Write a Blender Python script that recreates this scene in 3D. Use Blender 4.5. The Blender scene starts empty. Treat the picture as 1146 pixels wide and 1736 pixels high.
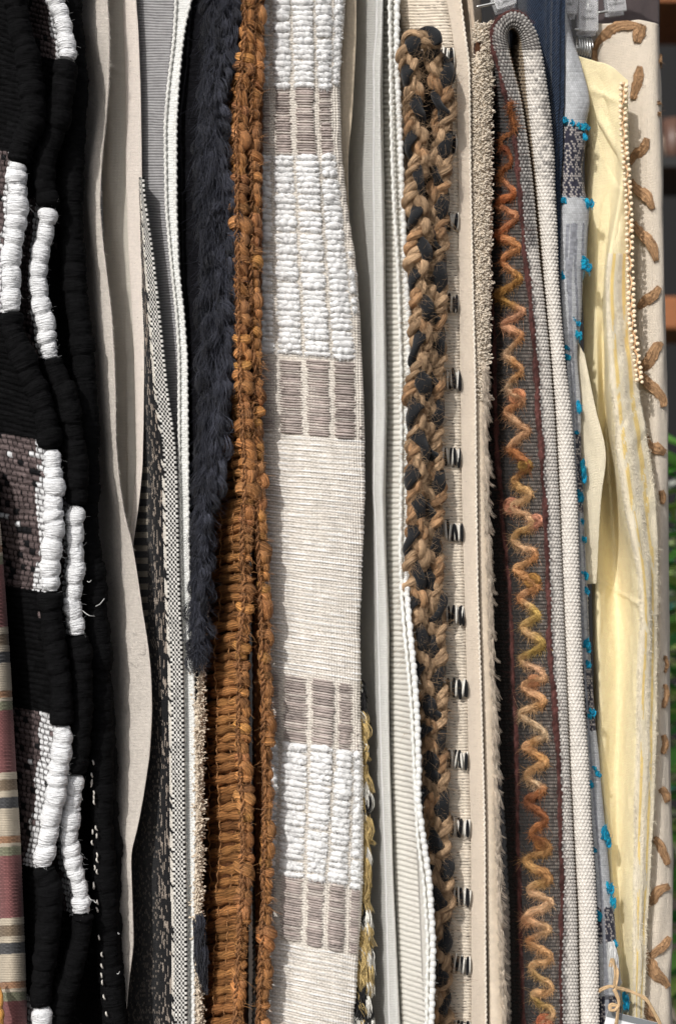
import bpy, bmesh, math
import numpy as np
from mathutils import Vector, Matrix

# ------------------------------------------------------------------ camera, light, exposure
S = 0.0006          # metres per photograph pixel in the plane of the nearest fabric edges
D = 1.5             # camera distance to that plane
Z0 = 1.30           # camera height
scene = bpy.context.scene
C = scene.collection

cam_d = bpy.data.cameras.new('camera')
cam = bpy.data.objects.new('camera', cam_d)
C.objects.link(cam)
cam.location = (0, -D, Z0)
cam.rotation_euler = (math.radians(90), 0, 0)
cam_d.lens = 50
cam_d.sensor_fit = 'VERTICAL'
cam_d.sensor_height = 50 * 1736 * S / D
cam_d.clip_start = 0.05
cam_d.clip_end = 100
cam_d.dof.use_dof = True
cam_d.dof.focus_distance = D + 0.045
cam_d.dof.aperture_fstop = 3.6
scene.camera = cam

SUN_EL, SUN_AZ = 36.0, 27.0      # height above the horizon; degrees to the left of the camera's back
world = bpy.data.worlds.new('World')
scene.world = world
world.use_nodes = True
wn = world.node_tree.nodes
sky = wn.new('ShaderNodeTexSky')
sky.sky_type = 'NISHITA'
sky.sun_disc = False
sky.sun_elevation = math.radians(SUN_EL)
sky.sun_rotation = math.radians(180 + SUN_AZ)
sky.air_density = 0.6
sky.dust_density = 3.0
sky.ozone_density = 0.4
hs = wn.new('ShaderNodeHueSaturation')
hs.inputs['Saturation'].default_value = 0.35
world.node_tree.links.new(sky.outputs[0], hs.inputs['Color'])
world.node_tree.links.new(hs.outputs[0], wn['Background'].inputs['Color'])
wn['Background'].inputs['Strength'].default_value = 0.122

sun_d = bpy.data.lights.new('sun', 'SUN')
sun_d.energy = 2.6
sun_d.angle = math.radians(0.9)
sun_d.color = (1.0, 0.968, 0.93)
sun = bpy.data.objects.new('sun', sun_d)
C.objects.link(sun)
_to = Vector((-math.sin(math.radians(SUN_AZ)) * math.cos(math.radians(SUN_EL)),
              -math.cos(math.radians(SUN_AZ)) * math.cos(math.radians(SUN_EL)),
              math.sin(math.radians(SUN_EL))))
sun.rotation_euler = _to.to_track_quat('Z', 'Y').to_euler()
sun.location = _to * 4 + Vector((0, 0, Z0))

scene.view_settings.view_transform = 'Standard'
scene.view_settings.look = 'None'
scene.view_settings.exposure = 0.0
scene.view_settings.gamma = 1.0
scene.view_settings.use_curve_mapping = False

# ------------------------------------------------------------------ helpers
rng = np.random.default_rng(11)

def W(x, y, d):
    """photograph pixel + depth behind the front plane (metres) -> world point"""
    x, y, d = np.broadcast_arrays(np.asarray(x, float), np.asarray(y, float), np.asarray(d, float))
    k = (D + d) / D
    return np.stack([(x - 573) * S * k, d, Z0 + (868 - y) * S * k], -1)

def lin(c):
    c = np.asarray(c, float) / 255.0
    return np.where(c <= 0.04045, c / 12.92, ((c + 0.055) / 1.055) ** 2.4)

def hsh(i, seed=0):
    v = np.sin(np.asarray(i, float) * 127.1 + seed * 311.7 + 3.1) * 43758.5453
    return v - np.floor(v)

def hsh2(i, j, seed=0):
    return hsh(np.asarray(i, float) * 1.37 + np.asarray(j, float) * 57.31, seed)

def vn1(x, seed=0):
    x = np.asarray(x, float)
    i = np.floor(x); f = x - i; f = f * f * (3 - 2 * f)
    return (hsh(i, seed) * (1 - f) + hsh(i + 1, seed) * f) * 2 - 1

def vn2(x, y, seed=0):
    x = np.asarray(x, float); y = np.asarray(y, float)
    i = np.floor(x); j = np.floor(y); f = x - i; g = y - j
    f = f * f * (3 - 2 * f); g = g * g * (3 - 2 * g)
    a = hsh2(i, j, seed); b = hsh2(i + 1, j, seed); c = hsh2(i, j + 1, seed); e = hsh2(i + 1, j + 1, seed)
    return ((a * (1 - f) + b * f) * (1 - g) + (c * (1 - f) + e * f) * g) * 2 - 1

def mixc(a, b, t):
    t = np.asarray(t)[..., None]
    return np.asarray(a) * (1 - t) + np.asarray(b) * t

def interp_ext(y, yp, fp):
    yp = np.asarray(yp, float); fp = np.asarray(fp, float)
    r = np.interp(y, yp, fp)
    if len(yp) > 1:
        lo = y < yp[0]; hi = y > yp[-1]
        r = np.where(lo, fp[0] + (y - yp[0]) * np.clip((fp[1] - fp[0]) / (yp[1] - yp[0]), -.3, .3), r)
        r = np.where(hi, fp[-1] + (y - yp[-1]) * np.clip((fp[-1] - fp[-2]) / (yp[-1] - yp[-2]), -.3, .3), r)
    return r

def curve1(pts, sm=14):
    """pts [(y, v)...] -> smooth function of y"""
    pts = sorted(pts)
    yp = [p[0] for p in pts]; fp = [p[1] for p in pts]
    yy = np.arange(yp[0] - 150, yp[-1] + 150, 3.0)
    v = interp_ext(yy, yp, fp)
    n = int(sm / 3 * 3)
    if n > 0:
        k = np.exp(-0.5 * (np.arange(-n, n + 1) * 3 / sm) ** 2); k /= k.sum()
        v = np.convolve(np.pad(v, n, mode='edge'), k, mode='valid')
    return lambda y: np.interp(y, yy, v)

class Track:
    """edge of a cloth: x and depth as smooth functions of y"""
    def __init__(self, pts, d=None, sm=14, wob=0.0, seed=0):
        p = [(q[0], q[1], q[2] if len(q) > 2 else d) for q in pts]
        self.fx = curve1([(q[0], q[1]) for q in p], sm)
        self.fd = curve1([(q[0], q[2]) for q in p], 40)
        self.wob = wob; self.seed = seed
    def x(self, y): return self.fx(y) + self.wob * vn1(np.asarray(y) / 34.0, self.seed)
    def d(self, y): return self.fd(y)
    def at(self, y): return np.stack([self.x(y), np.asarray(y, float), self.d(y)], -1)

class G:
    """collects quads with point colours and uvs for ONE mesh object"""
    def __init__(self):
        self.v = []; self.f = []; self.c = []; self.uv = []; self.n = 0
    def add(self, v, f, c, uv=None):
        v = np.asarray(v, float).reshape(-1, 3); n = len(v)
        c = np.asarray(c, float)
        c = np.broadcast_to(c, (n, 3)) if c.ndim == 1 else c.reshape(-1, 3)
        self.v.append(v); self.f.append(np.asarray(f, int).reshape(-1, 4) + self.n); self.c.append(c)
        self.uv.append(np.zeros((n, 2)) if uv is None else np.asarray(uv, float).reshape(-1, 2))
        self.n += n
    def mesh(self, name, mat, smooth=True):
        v = np.concatenate(self.v); f = np.concatenate(self.f); c = np.concatenate(self.c); uv = np.concatenate(self.uv)
        me = bpy.data.meshes.new(name)
        me.vertices.add(len(v)); me.vertices.foreach_set('co', v.ravel())
        me.loops.add(f.size); me.loops.foreach_set('vertex_index', f.ravel().astype(np.int32))
        me.polygons.add(len(f)); me.polygons.foreach_set('loop_start', np.arange(0, f.size, 4, dtype=np.int32))
        me.update(calc_edges=True)
        me.polygons.foreach_set('use_smooth', np.full(len(f), smooth))
        a = me.color_attributes.new('Col', 'FLOAT_COLOR', 'POINT')
        a.data.foreach_set('color', np.concatenate([c, np.ones((len(c), 1))], 1).ravel().astype(np.float32))
        ul = me.uv_layers.new(name='UVMap')
        ul.data.foreach_set('uv', uv[f.ravel()].ravel().astype(np.float32))
        me.materials.append(mat)
        return me
    def obj(self, name, mat, parent=None, smooth=True):
        return link(name, self.mesh(name, mat, smooth), parent)

def link(name, me, parent=None):
    o = bpy.data.objects.new(name, me)
    C.objects.link(o)
    if parent is not None:
        o.parent = parent
        o.matrix_parent_inverse = PINV[parent.name]
    return o

PINV = {}
def thing(name, label, cat, x, y, d, group=None):
    o = bpy.data.objects.new(name, None)
    C.objects.link(o)
    o.empty_display_size = 0.02
    p = W(x, y, d)
    o.location = p
    PINV[o.name] = Matrix.Translation(Vector(p)).inverted()
    o['label'] = label; o['category'] = cat
    if group: o['group'] = group
    return o

def regparent(o):
    """let a mesh act as a parent of sub-parts built in world coordinates"""
    PINV[o.name] = Matrix.Identity(4) if o.parent is None else Matrix.Identity(4)
    return o

def sub(name, me, parent):
    o = bpy.data.objects.new(name, me)
    C.objects.link(o); o.parent = parent
    return o

def gridfaces(R, M, off=0):
    a = (np.arange(R - 1)[:, None] * M + np.arange(M - 1)[None, :]) + off
    return np.stack([a, a + 1, a + M + 1, a + M], -1).reshape(-1, 4)

def crossinterp(A, nseg, linear=False):
    """A [R,T,3] -> [R,M,3] through the tracks"""
    R, T, _ = A.shape
    if isinstance(nseg, int): nseg = [nseg] * (T - 1)
    out = []
    for t in range(T - 1):
        u = np.arange(nseg[t]) / nseg[t]
        p1, p2 = A[:, t], A[:, t + 1]
        if linear or T == 2:
            out.append(p1[:, None] * (1 - u)[None, :, None] + p2[:, None] * u[None, :, None]); continue
        p0 = A[:, t - 1] if t > 0 else 2 * p1 - p2
        p3 = A[:, t + 2] if t + 2 < T else 2 * p2 - p1
        m1 = (p2 - p0) * .5; m2 = (p3 - p1) * .5
        # limit tangents so that a long neighbour segment does not overshoot
        L = np.linalg.norm(p2 - p1, axis=1, keepdims=True) + 1e-9
        for m in (m1, m2):
            l = np.linalg.norm(m, axis=1, keepdims=True) + 1e-9
            m *= np.minimum(1, 1.3 * L / l)
        U = u[None, :, None]
        h = (2 * U**3 - 3 * U**2 + 1) * p1[:, None] + (U**3 - 2 * U**2 + U) * m1[:, None] \
            + (-2 * U**3 + 3 * U**2) * p2[:, None] + (U**3 - U**2) * m2[:, None]
        out.append(h)
    out.append(A[:, -1:])
    return np.concatenate(out, 1)

CAM = np.array([0, -D, Z0])

class Sheet:
    """a cloth lofted through tracks; keeps its pixel grid so that trims can be laid on it"""
    def __init__(self, A, nseg, linear=False):
        Dm = A.copy()
        Dm[..., 2] /= S          # comparable units for the tangent limits
        self.px = crossinterp(Dm, nseg, linear); self.px[..., 2] *= S
        self.P = W(self.px[..., 0], self.px[..., 1], self.px[..., 2])
        R, M, _ = self.px.shape
        du = np.linalg.norm(np.diff(self.P, axis=1), axis=2)
        self.U = np.concatenate([np.zeros((R, 1)), np.cumsum(du, 1)], 1) / S
        dv = np.linalg.norm(np.diff(self.P, axis=0), axis=2).mean(1)
        self.V = np.repeat(np.concatenate([[0], np.cumsum(dv)])[:, None], M, 1) / S
        a = np.gradient(self.P, axis=1); b = np.gradient(self.P, axis=0)
        n = np.cross(a, b); n /= np.linalg.norm(n, axis=2, keepdims=True) + 1e-12
        if ((n * (CAM - self.P)).sum(2)).mean() < 0: n = -n; self.flip = True
        else: self.flip = False
        self.N = n
    X = property(lambda s: s.px[..., 0]); Y = property(lambda s: s.px[..., 1])
    def build(self, name, mat, parent, disp=None, col=(.5, .5, .5), thick=1.2):
        P = self.P
        if disp is not None: P = P + self.N * (disp * S)[..., None]
        R, M, _ = P.shape
        B = self.P - self.N * (thick * S)
        c = np.broadcast_to(np.asarray(col, float), (R, M, 3))
        g = G()
        uv = np.stack([self.U, self.V], -1) * S
        f1 = gridfaces(R, M); f2 = gridfaces(R, M, R * M)[:, ::-1]
        a0 = np.arange(R - 1) * M; a1 = a0 + M - 1; N = R * M
        e1 = np.stack([a0, a0 + M, a0 + M + N, a0 + N], -1)
        e2 = np.stack([a1 + M, a1, a1 + N, a1 + M + N], -1)
        b0 = np.arange(M - 1); b1 = b0 + (R - 1) * M
        e3 = np.stack([b0 + 1, b0, b0 + N, b0 + 1 + N], -1)
        e4 = np.stack([b1, b1 + 1, b1 + 1 + N, b1 + N], -1)
        f = np.concatenate([f1, f2, e1, e2, e3, e4])
        if not self.flip: f = f[:, ::-1]
        g.add(np.concatenate([P.reshape(-1, 3), B.reshape(-1, 3)]), f,
              np.concatenate([c.reshape(-1, 3)] * 2), np.concatenate([uv.reshape(-1, 2)] * 2))
        self.disp = disp
        return g.obj(name, mat, parent)
    def dep(self, x, y):
        """depth of the nearest layer at a pixel"""
        x = np.atleast_1d(np.asarray(x, float)); y = np.atleast_1d(np.asarray(y, float))
        x, y = np.broadcast_arrays(x, y)
        out = np.zeros(x.shape)
        Ym = self.Y
        for i in np.ndindex(x.shape):
            q = (self.X - x[i]) ** 2 + (Ym - y[i]) ** 2
            k = np.argmin(q + 3000 * np.maximum(0, self.px[..., 2] - self.px[..., 2].min()))
            out[i] = self.px[..., 2].ravel()[k]
        return out

def ysheet(tracks, y0, y1, dy, nseg, linear=False):
    ys = np.arange(y0, y1 + dy, dy)
    return Sheet(np.stack([t.at(ys) for t in tracks], 1), nseg, linear)

def strands(g, P, R, col, K=3, ref=(0.31, 0.83, 0.21), cap=True):
    """bulk thin tubes: P [N,S,3], R [N] or [N,S], col [3] [N,3] or [N,S,3]"""
    P = np.asarray(P, float); N, Sn, _ = P.shape
    if N == 0: return
    R = np.asarray(R, float)
    if R.ndim == 0: R = np.full((N, Sn), float(R))
    elif R.ndim == 1: R = np.repeat(R[:, None], Sn, 1)
    t = np.gradient(P, axis=1); t /= np.linalg.norm(t, axis=2, keepdims=True) + 1e-12
    r = np.broadcast_to(np.asarray(ref, float), t.shape)
    a = np.cross(t, r); a /= np.linalg.norm(a, axis=2, keepdims=True) + 1e-9
    b = np.cross(t, a)
    th = np.arange(K) * 2 * np.pi / K
    v = P[:, :, None] + R[:, :, None, None] * (a[:, :, None] * np.cos(th)[None, None, :, None] + b[:, :, None] * np.sin(th)[None, None, :, None])
    idx = np.arange(N * Sn * K).reshape(N, Sn, K)
    q = np.stack([idx[:, :-1], np.roll(idx, -1, 2)[:, :-1], np.roll(idx, -1, 2)[:, 1:], idx[:, 1:]], -1)
    col = np.asarray(col, float)
    if col.ndim == 2: col = np.repeat(col[:, None], Sn, 1)
    if col.ndim == 3: col = np.repeat(col[:, :, None], K, 2)
    ss = np.concatenate([np.zeros((N, 1)), np.cumsum(np.linalg.norm(np.diff(P, axis=1), axis=2), 1)], 1)
    uv = np.stack([np.broadcast_to(th / (2 * np.pi) * .01, (N, Sn, K)), np.broadcast_to(ss[:, :, None], (N, Sn, K))], -1)
    g.add(v, q.reshape(-1, 4), col if col.ndim == 1 else col.reshape(-1, 3), uv)

def resample(pts, step):
    """Catmull-Rom through control points, then even steps"""
    p = np.asarray(pts, float)
    if len(p) > 2:
        q = np.concatenate([2 * p[:1] - p[1:2], p, 2 * p[-1:] - p[-2:-1]])
        u = np.linspace(0, 1, 14, endpoint=False)[:, None]
        out = []
        for i in range(len(p) - 1):
            a, b, c, e = q[i:i + 4]
            out.append(.5 * (2 * b + (c - a) * u + (2 * a - 5 * b + 4 * c - e) * u**2 + (3 * b - a - 3 * c + e) * u**3))
        p = np.concatenate(out + [p[-1:]])
    s = np.concatenate([[0], np.cumsum(np.linalg.norm(np.diff(p, axis=0), axis=1))])
    n = max(3, int(s[-1] / step) + 1)
    ss = np.linspace(0, s[-1], n)
    return np.stack([np.interp(ss, s, p[:, k]) for k in range(p.shape[1])], 1), ss

def tube(g, P, rad, col, K=16, cap=True):
    """one fat tube along world path P [S,3]; rad [S] or [S,K]; parallel transported frame"""
    P = np.asarray(P, float); n = len(P)
    t = np.gradient(P, axis=0); t /= np.linalg.norm(t, axis=1, keepdims=True) + 1e-12
    a = np.cross(t[0], (0.1, 1, 0.05)); a /= np.linalg.norm(a)
    A = np.zeros((n, 3))
    for i in range(n):
        a = a - t[i] * a.dot(t[i]); a /= np.linalg.norm(a) + 1e-12; A[i] = a
    B = np.cross(t, A)
    th = np.arange(K) * 2 * np.pi / K
    rad = np.asarray(rad, float)
    if rad.ndim == 0: rad = np.full(n, float(rad))
    if rad.ndim == 1: rad = np.repeat(rad[:, None], K, 1)
    if cap:
        rad = rad.copy(); rad[0] *= .02; rad[-1] *= .02
    v = P[:, None] + rad[..., None] * (A[:, None] * np.cos(th)[None, :, None] + B[:, None] * np.sin(th)[None, :, None])
    idx = np.arange(n * K).reshape(n, K)
    q = np.stack([idx[:-1], np.roll(idx, -1, 1)[:-1], np.roll(idx, -1, 1)[1:], idx[1:]], -1).reshape(-1, 4)
    col = np.asarray(col, float)
    if col.ndim == 2: col = np.repeat(col[:, None], K, 1)
    ss = np.concatenate([[0], np.cumsum(np.linalg.norm(np.diff(P, axis=0), axis=1))])
    uv = np.stack([np.broadcast_to(th / (2 * np.pi) * .06, (n, K)), np.repeat(ss[:, None], K, 1)], -1)
    g.add(v, q, col if col.ndim == 1 else col.reshape(-1, 3), uv)
    return th

def fuzz(g, P, dirs, length, rad, col, bend=.5, grav=.3, Sn=4):
    """short flyaway fibres from points P along dirs"""
    N = len(P)
    u = np.linspace(0, 1, Sn)[None, :, None]
    dirs = dirs / (np.linalg.norm(dirs, axis=1, keepdims=True) + 1e-9)
    length = np.broadcast_to(length, (N,))[:, None, None]
    rnd = rng.normal(size=(N, 1, 3)) * bend
    Q = P[:, None] + length * (dirs[:, None] * u + rnd * u**2 + np.array([0, 0, -grav]) * u**2)
    R = np.broadcast_to(rad, (N,))[:, None] * 2.1 * (1 - .6 * u[..., 0])
    strands(g, Q, R, col)

def rdir(N, base=(0, -1, 0), spread=.8):
    return np.asarray(base, float) + rng.normal(size=(N, 3)) * spread

# ------------------------------------------------------------------ materials
MATS = {}
def fabric(name, rough=.92, sheen=.15, nscale=1400, nstr=.35, ndist=.0006, var=.16, vscale=90, rnd=0.0, weave=None, wstr=.6, wdist=.0007,
           twill=None, stretch=(1, 1, 1), spec=.12, hue=0.0, trans=0.0, fleck=None, fib=None):
    if name in MATS: return MATS[name]
    m = bpy.data.materials.new(name); m.use_nodes = True
    nt = m.node_tree; N = nt.nodes; Lk = nt.links
    b = N['Principled BSDF']
    b.inputs['Roughness'].default_value = rough
    b.inputs['Specular IOR Level'].default_value = spec
    b.inputs['Sheen Weight'].default_value = sheen
    b.inputs['Sheen Roughness'].default_value = .5
    at = N.new('ShaderNodeVertexColor'); at.layer_name = 'Col'
    tc = N.new('ShaderNodeTexCoord')
    mp = N.new('ShaderNodeMapping'); mp.inputs['Scale'].default_value = stretch
    Lk.new(tc.outputs['Object'], mp.inputs['Vector'])
    n1 = N.new('ShaderNodeTexNoise'); n1.inputs['Scale'].default_value = vscale; n1.inputs['Detail'].default_value = 5; n1.inputs['Roughness'].default_value = .7
    Lk.new(mp.outputs[0], n1.inputs['Vector'])
    mr = N.new('ShaderNodeMapRange'); mr.inputs[1].default_value = .25; mr.inputs[2].default_value = .75
    mr.inputs[3].default_value = 1 - var; mr.inputs[4].default_value = 1 + var
    Lk.new(n1.outputs['Fac'], mr.inputs['Value'])
    hv = N.new('ShaderNodeHueSaturation')
    Lk.new(at.outputs['Color'], hv.inputs['Color'])
    val = mr.outputs[0]
    if rnd or hue:
        oi = N.new('ShaderNodeObjectInfo')
        if rnd:
            r2 = N.new('ShaderNodeMapRange'); r2.inputs[3].default_value = 1 - rnd; r2.inputs[4].default_value = 1 + rnd
            Lk.new(oi.outputs['Random'], r2.inputs['Value'])
            mu = N.new('ShaderNodeMath'); mu.operation = 'MULTIPLY'
            Lk.new(val, mu.inputs[0]); Lk.new(r2.outputs[0], mu.inputs[1]); val = mu.outputs[0]
        if hue:
            m3 = N.new('ShaderNodeMath'); m3.operation = 'MULTIPLY'; m3.inputs[1].default_value = 7.13
            Lk.new(oi.outputs['Random'], m3.inputs[0])
            m4 = N.new('ShaderNodeMath'); m4.operation = 'FRACT'; Lk.new(m3.outputs[0], m4.inputs[0])
            r3 = N.new('ShaderNodeMapRange'); r3.inputs[3].default_value = .5 - hue; r3.inputs[4].default_value = .5 + hue
            Lk.new(m4.outputs[0], r3.inputs['Value']); Lk.new(r3.outputs[0], hv.inputs['Hue'])
    Lk.new(val, hv.inputs['Value'])
    colout = hv.outputs[0]
    if fleck:                                    # small slubs and specks of another yarn colour
        nf = N.new('ShaderNodeTexNoise'); nf.inputs['Scale'].default_value = fleck[1]; nf.inputs['Detail'].default_value = 2
        Lk.new(mp.outputs[0], nf.inputs['Vector'])
        rf = N.new('ShaderNodeMapRange'); rf.inputs[1].default_value = fleck[2]; rf.inputs[2].default_value = fleck[2] + .05; rf.inputs[4].default_value = fleck[3]
        Lk.new(nf.outputs['Fac'], rf.inputs['Value'])
        mx = N.new('ShaderNodeMix'); mx.data_type = 'RGBA'
        Lk.new(rf.outputs[0], mx.inputs['Factor']); Lk.new(colout, mx.inputs['A'])
        mx.inputs['B'].default_value = (*lin(fleck[0]), 1)
        colout = mx.outputs['Result']
    Lk.new(colout, b.inputs['Base Color'])
    n2 = N.new('ShaderNodeTexNoise'); n2.inputs['Scale'].default_value = nscale; n2.inputs['Detail'].default_value = 4
    Lk.new(mp.outputs[0], n2.inputs['Vector'])
    bp = N.new('ShaderNodeBump'); bp.inputs['Strength'].default_value = nstr; bp.inputs['Distance'].default_value = ndist
    Lk.new(n2.outputs['Fac'], bp.inputs['Height'])
    nrm = bp.outputs[0]
    def mth(op, a, bb=None):
        q = N.new('ShaderNodeMath'); q.operation = op
        for k, s in enumerate((a, bb)):
            if s is None: continue
            if isinstance(s, (int, float)): q.inputs[k].default_value = s
            else: Lk.new(s, q.inputs[k])
        return q.outputs[0]
    if fib:                                      # fibres running along the yarn, from the tube's own uv
        um = N.new('ShaderNodeMapping'); um.inputs['Scale'].default_value = (fib[0], fib[1], 1)
        Lk.new(tc.outputs['UV'], um.inputs['Vector'])
        nb_ = N.new('ShaderNodeTexNoise'); nb_.inputs['Scale'].default_value = 1; nb_.inputs['Detail'].default_value = 3; nb_.inputs['Distortion'].default_value = .4
        Lk.new(um.outputs[0], nb_.inputs['Vector'])
        b3 = N.new('ShaderNodeBump'); b3.inputs['Strength'].default_value = fib[2]; b3.inputs['Distance'].default_value = fib[3]
        Lk.new(nb_.outputs['Fac'], b3.inputs['Height']); Lk.new(nrm, b3.inputs['Normal']); nrm = b3.outputs[0]
        rr = N.new('ShaderNodeMapRange'); rr.inputs[1].default_value = .3; rr.inputs[2].default_value = .7; rr.inputs[3].default_value = 1 - fib[4]; rr.inputs[4].default_value = 1 + fib[4]
        Lk.new(nb_.outputs['Fac'], rr.inputs['Value'])
        mm = N.new('ShaderNodeMath'); mm.operation = 'MULTIPLY'; Lk.new(val, mm.inputs[0]); Lk.new(rr.outputs[0], mm.inputs[1])
        Lk.new(mm.outputs[0], hv.inputs['Value'])
    if weave or twill:
        sp = N.new('ShaderNodeSeparateXYZ'); Lk.new(tc.outputs['UV'], sp.inputs[0])
        # uneven yarns: the weave is bent a little by noise
        nw = N.new('ShaderNodeTexNoise'); nw.inputs['Scale'].default_value = 160; Lk.new(tc.outputs['UV'], nw.inputs['Vector'])
        off = mth('MULTIPLY', mth('SUBTRACT', nw.outputs['Fac'], .5), .0016)
        u = mth('ADD', sp.outputs[0], off); v = mth('ADD', sp.outputs[1], off)
        if weave:
            hgt = mth('ABSOLUTE', mth('MULTIPLY', mth('SINE', mth('MULTIPLY', u, math.pi / (weave[0] * S))),
                                      mth('SINE', mth('MULTIPLY', v, math.pi / (weave[1] * S)))))
            hgt = mth('POWER', hgt, .6)
        else:
            hgt = mth('SINE', mth('ADD', mth('MULTIPLY', u, 2 * math.pi / (twill[0] * S)), mth('MULTIPLY', v, 2 * math.pi / (twill[1] * S))))
        b2 = N.new('ShaderNodeBump'); b2.inputs['Strength'].default_value = wstr; b2.inputs['Distance'].default_value = wdist
        Lk.new(hgt, b2.inputs['Height']); Lk.new(nrm, b2.inputs['Normal']); nrm = b2.outputs[0]
    Lk.new(nrm, b.inputs['Normal'])
    if trans:
        tb = N.new('ShaderNodeBsdfTranslucent'); Lk.new(colout, tb.inputs['Color']); Lk.new(nrm, tb.inputs['Normal'])
        ms = N.new('ShaderNodeMixShader'); ms.inputs[0].default_value = trans
        Lk.new(b.outputs[0], ms.inputs[1]); Lk.new(tb.outputs[0], ms.inputs[2])
        Lk.new(ms.outputs[0], N['Material Output'].inputs['Surface'])
    MATS[name] = m
    return m

m_wool = fabric('wool_yarn', nscale=1600, nstr=.5, var=.18)
m_roving = fabric('cotton_roving', nscale=700, nstr=.35, ndist=.0008, var=.06, stretch=(1, 1, 3.2), sheen=.1, fib=(70, 560, 1.0, .0032, .08))
m_canvas = fabric('linen_canvas', weave=(2.6, 2.6), wstr=.5, nscale=1800, nstr=.5, var=.10, vscale=240, fleck=((120, 100, 78), 420, .70, .5), trans=.06)
m_smooth = fabric('smooth_cotton', weave=(2.6, 2.6), wstr=.45, var=.06, vscale=130, nscale=700, nstr=.35, trans=.12, fleck=((150, 138, 122), 300, .70, .35))
m_fibre = fabric('plant_fibre', nscale=900, nstr=.5, var=.22, vscale=200, rnd=.36, hue=.003, sheen=.0, spec=.3, rough=.6, fib=(420, 26, 1.0, .004, .75))
m_jute = fabric('jute_yarn', nscale=1500, nstr=.6, var=.25, vscale=260, sheen=.05, spec=.2, rough=.8, fib=(300, 34, 1.0, .0018, .34))
m_tape = fabric('black_tape', weave=(3, 3), wstr=.35, var=.2, vscale=120, sheen=.15)
m_fine = fabric('fine_fibre', nscale=2500, nstr=.1, var=.15, vscale=300)
m_denim = fabric('denim', twill=(4.2, 5.4), wstr=.8, wdist=.0006, var=.30, vscale=420, nstr=.4, stretch=(1, 1, .5))
m_chen = fabric('chenille', nscale=1100, nstr=.7, ndist=.001, var=.05, sheen=.25)
m_sheer = fabric('soft_cotton', weave=(3.0, 3.0), wstr=.55, var=.07, vscale=140, nscale=420, nstr=.45, ndist=.0012, trans=.2)

def plainweave(U, V, p):
    """height of a plain weave of round yarns, pitch p px; holes stay low. Returns height and 'weft on top'"""
    fu = U / p - np.floor(U / p); fv = V / p - np.floor(V / p)
    pu = np.sqrt(np.clip(1 - 1.35 * (2 * fu - 1) ** 2, 0, 1)); pv = np.sqrt(np.clip(1 - 1.2 * (2 * fv - 1) ** 2, 0, 1))
    s = np.where(np.mod(np.floor(U / p) + np.floor(V / p), 2) > .5, 1, -1)
    wv_ = np.sin(np.pi * fu) * np.sin(np.pi * fv) * s
    hw = np.where(pu > 0, pu + .6 * wv_, -.6); hf = np.where(pv > 0, pv - .6 * wv_, -.6)
    return np.maximum(hw, hf), hf > hw

m_black = fabric('black_cotton', nscale=900, nstr=.6, ndist=.0012, var=.35, vscale=120, sheen=0.0, spec=.05, fib=(55, 420, .7, .002, .2))

# ------------------------------------------------------------------ the setting
def plain(name, col, rough=.8, nscale=6, var=.25, stretch=(1, 1, 1)):
    m = bpy.data.materials.new(name); m.use_nodes = True
    N = m.node_tree.nodes; Lk = m.node_tree.links; b = N['Principled BSDF']
    b.inputs['Roughness'].default_value = rough
    tc = N.new('ShaderNodeTexCoord'); mp = N.new('ShaderNodeMapping'); mp.inputs['Scale'].default_value = stretch
    Lk.new(tc.outputs['Object'], mp.inputs[0])
    n = N.new('ShaderNodeTexNoise'); n.inputs['Scale'].default_value = nscale; n.inputs['Detail'].default_value = 6
    Lk.new(mp.outputs[0], n.inputs['Vector'])
    r = N.new('ShaderNodeMapRange'); r.inputs[3].default_value = 1 - var; r.inputs[4].default_value = 1 + var
    Lk.new(n.outputs['Fac'], r.inputs['Value'])
    h = N.new('ShaderNodeHueSaturation'); h.inputs['Color'].default_value = (*lin(col), 1)
    Lk.new(r.outputs[0], h.inputs['Value']); Lk.new(h.outputs[0], b.inputs['Base Color'])
    bp = N.new('ShaderNodeBump'); bp.inputs['Strength'].default_value = .2; bp.inputs['Distance'].default_value = .002
    Lk.new(n.outputs['Fac'], bp.inputs['Height']); Lk.new(bp.outputs[0], b.inputs['Normal'])
    return m

def boxmesh(name, size, mat, bevel=.002, seg=2):
    bm = bmesh.new(); bmesh.ops.create_cube(bm, size=1)
    bmesh.ops.scale(bm, vec=size, verts=bm.verts)
    if bevel: bmesh.ops.bevel(bm, geom=bm.edges[:], offset=bevel, segments=seg, affect='EDGES', profile=.5)
    me = bpy.data.meshes.new(name); bm.to_mesh(me); bm.free(); me.materials.append(mat)
    return me

m_dark = plain('dark_wall_paint', (15, 14, 15), var=.3)
m_floor = plain('shop_floor', (70, 62, 55), nscale=3)
m_wood = plain('oiled_wood', (150, 92, 52), nscale=9, stretch=(1, 8, 8), rough=.6)

def place(name, me, loc, parent=None, rot=(0, 0, 0), scale=(1, 1, 1)):
    o = link(name, me, parent); o.location = loc; o.rotation_euler = rot; o.scale = scale
    return o

w = place('wall', boxmesh('wall', (9, .1, 3.4), m_dark, 0), (0.5, 3.6, 1.7)); w['kind'] = 'structure'
w = place('floor', boxmesh('floor', (9, 7.2, .1), m_floor, 0), (0.5, .0, -.05)); w['kind'] = 'structure'

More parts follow.
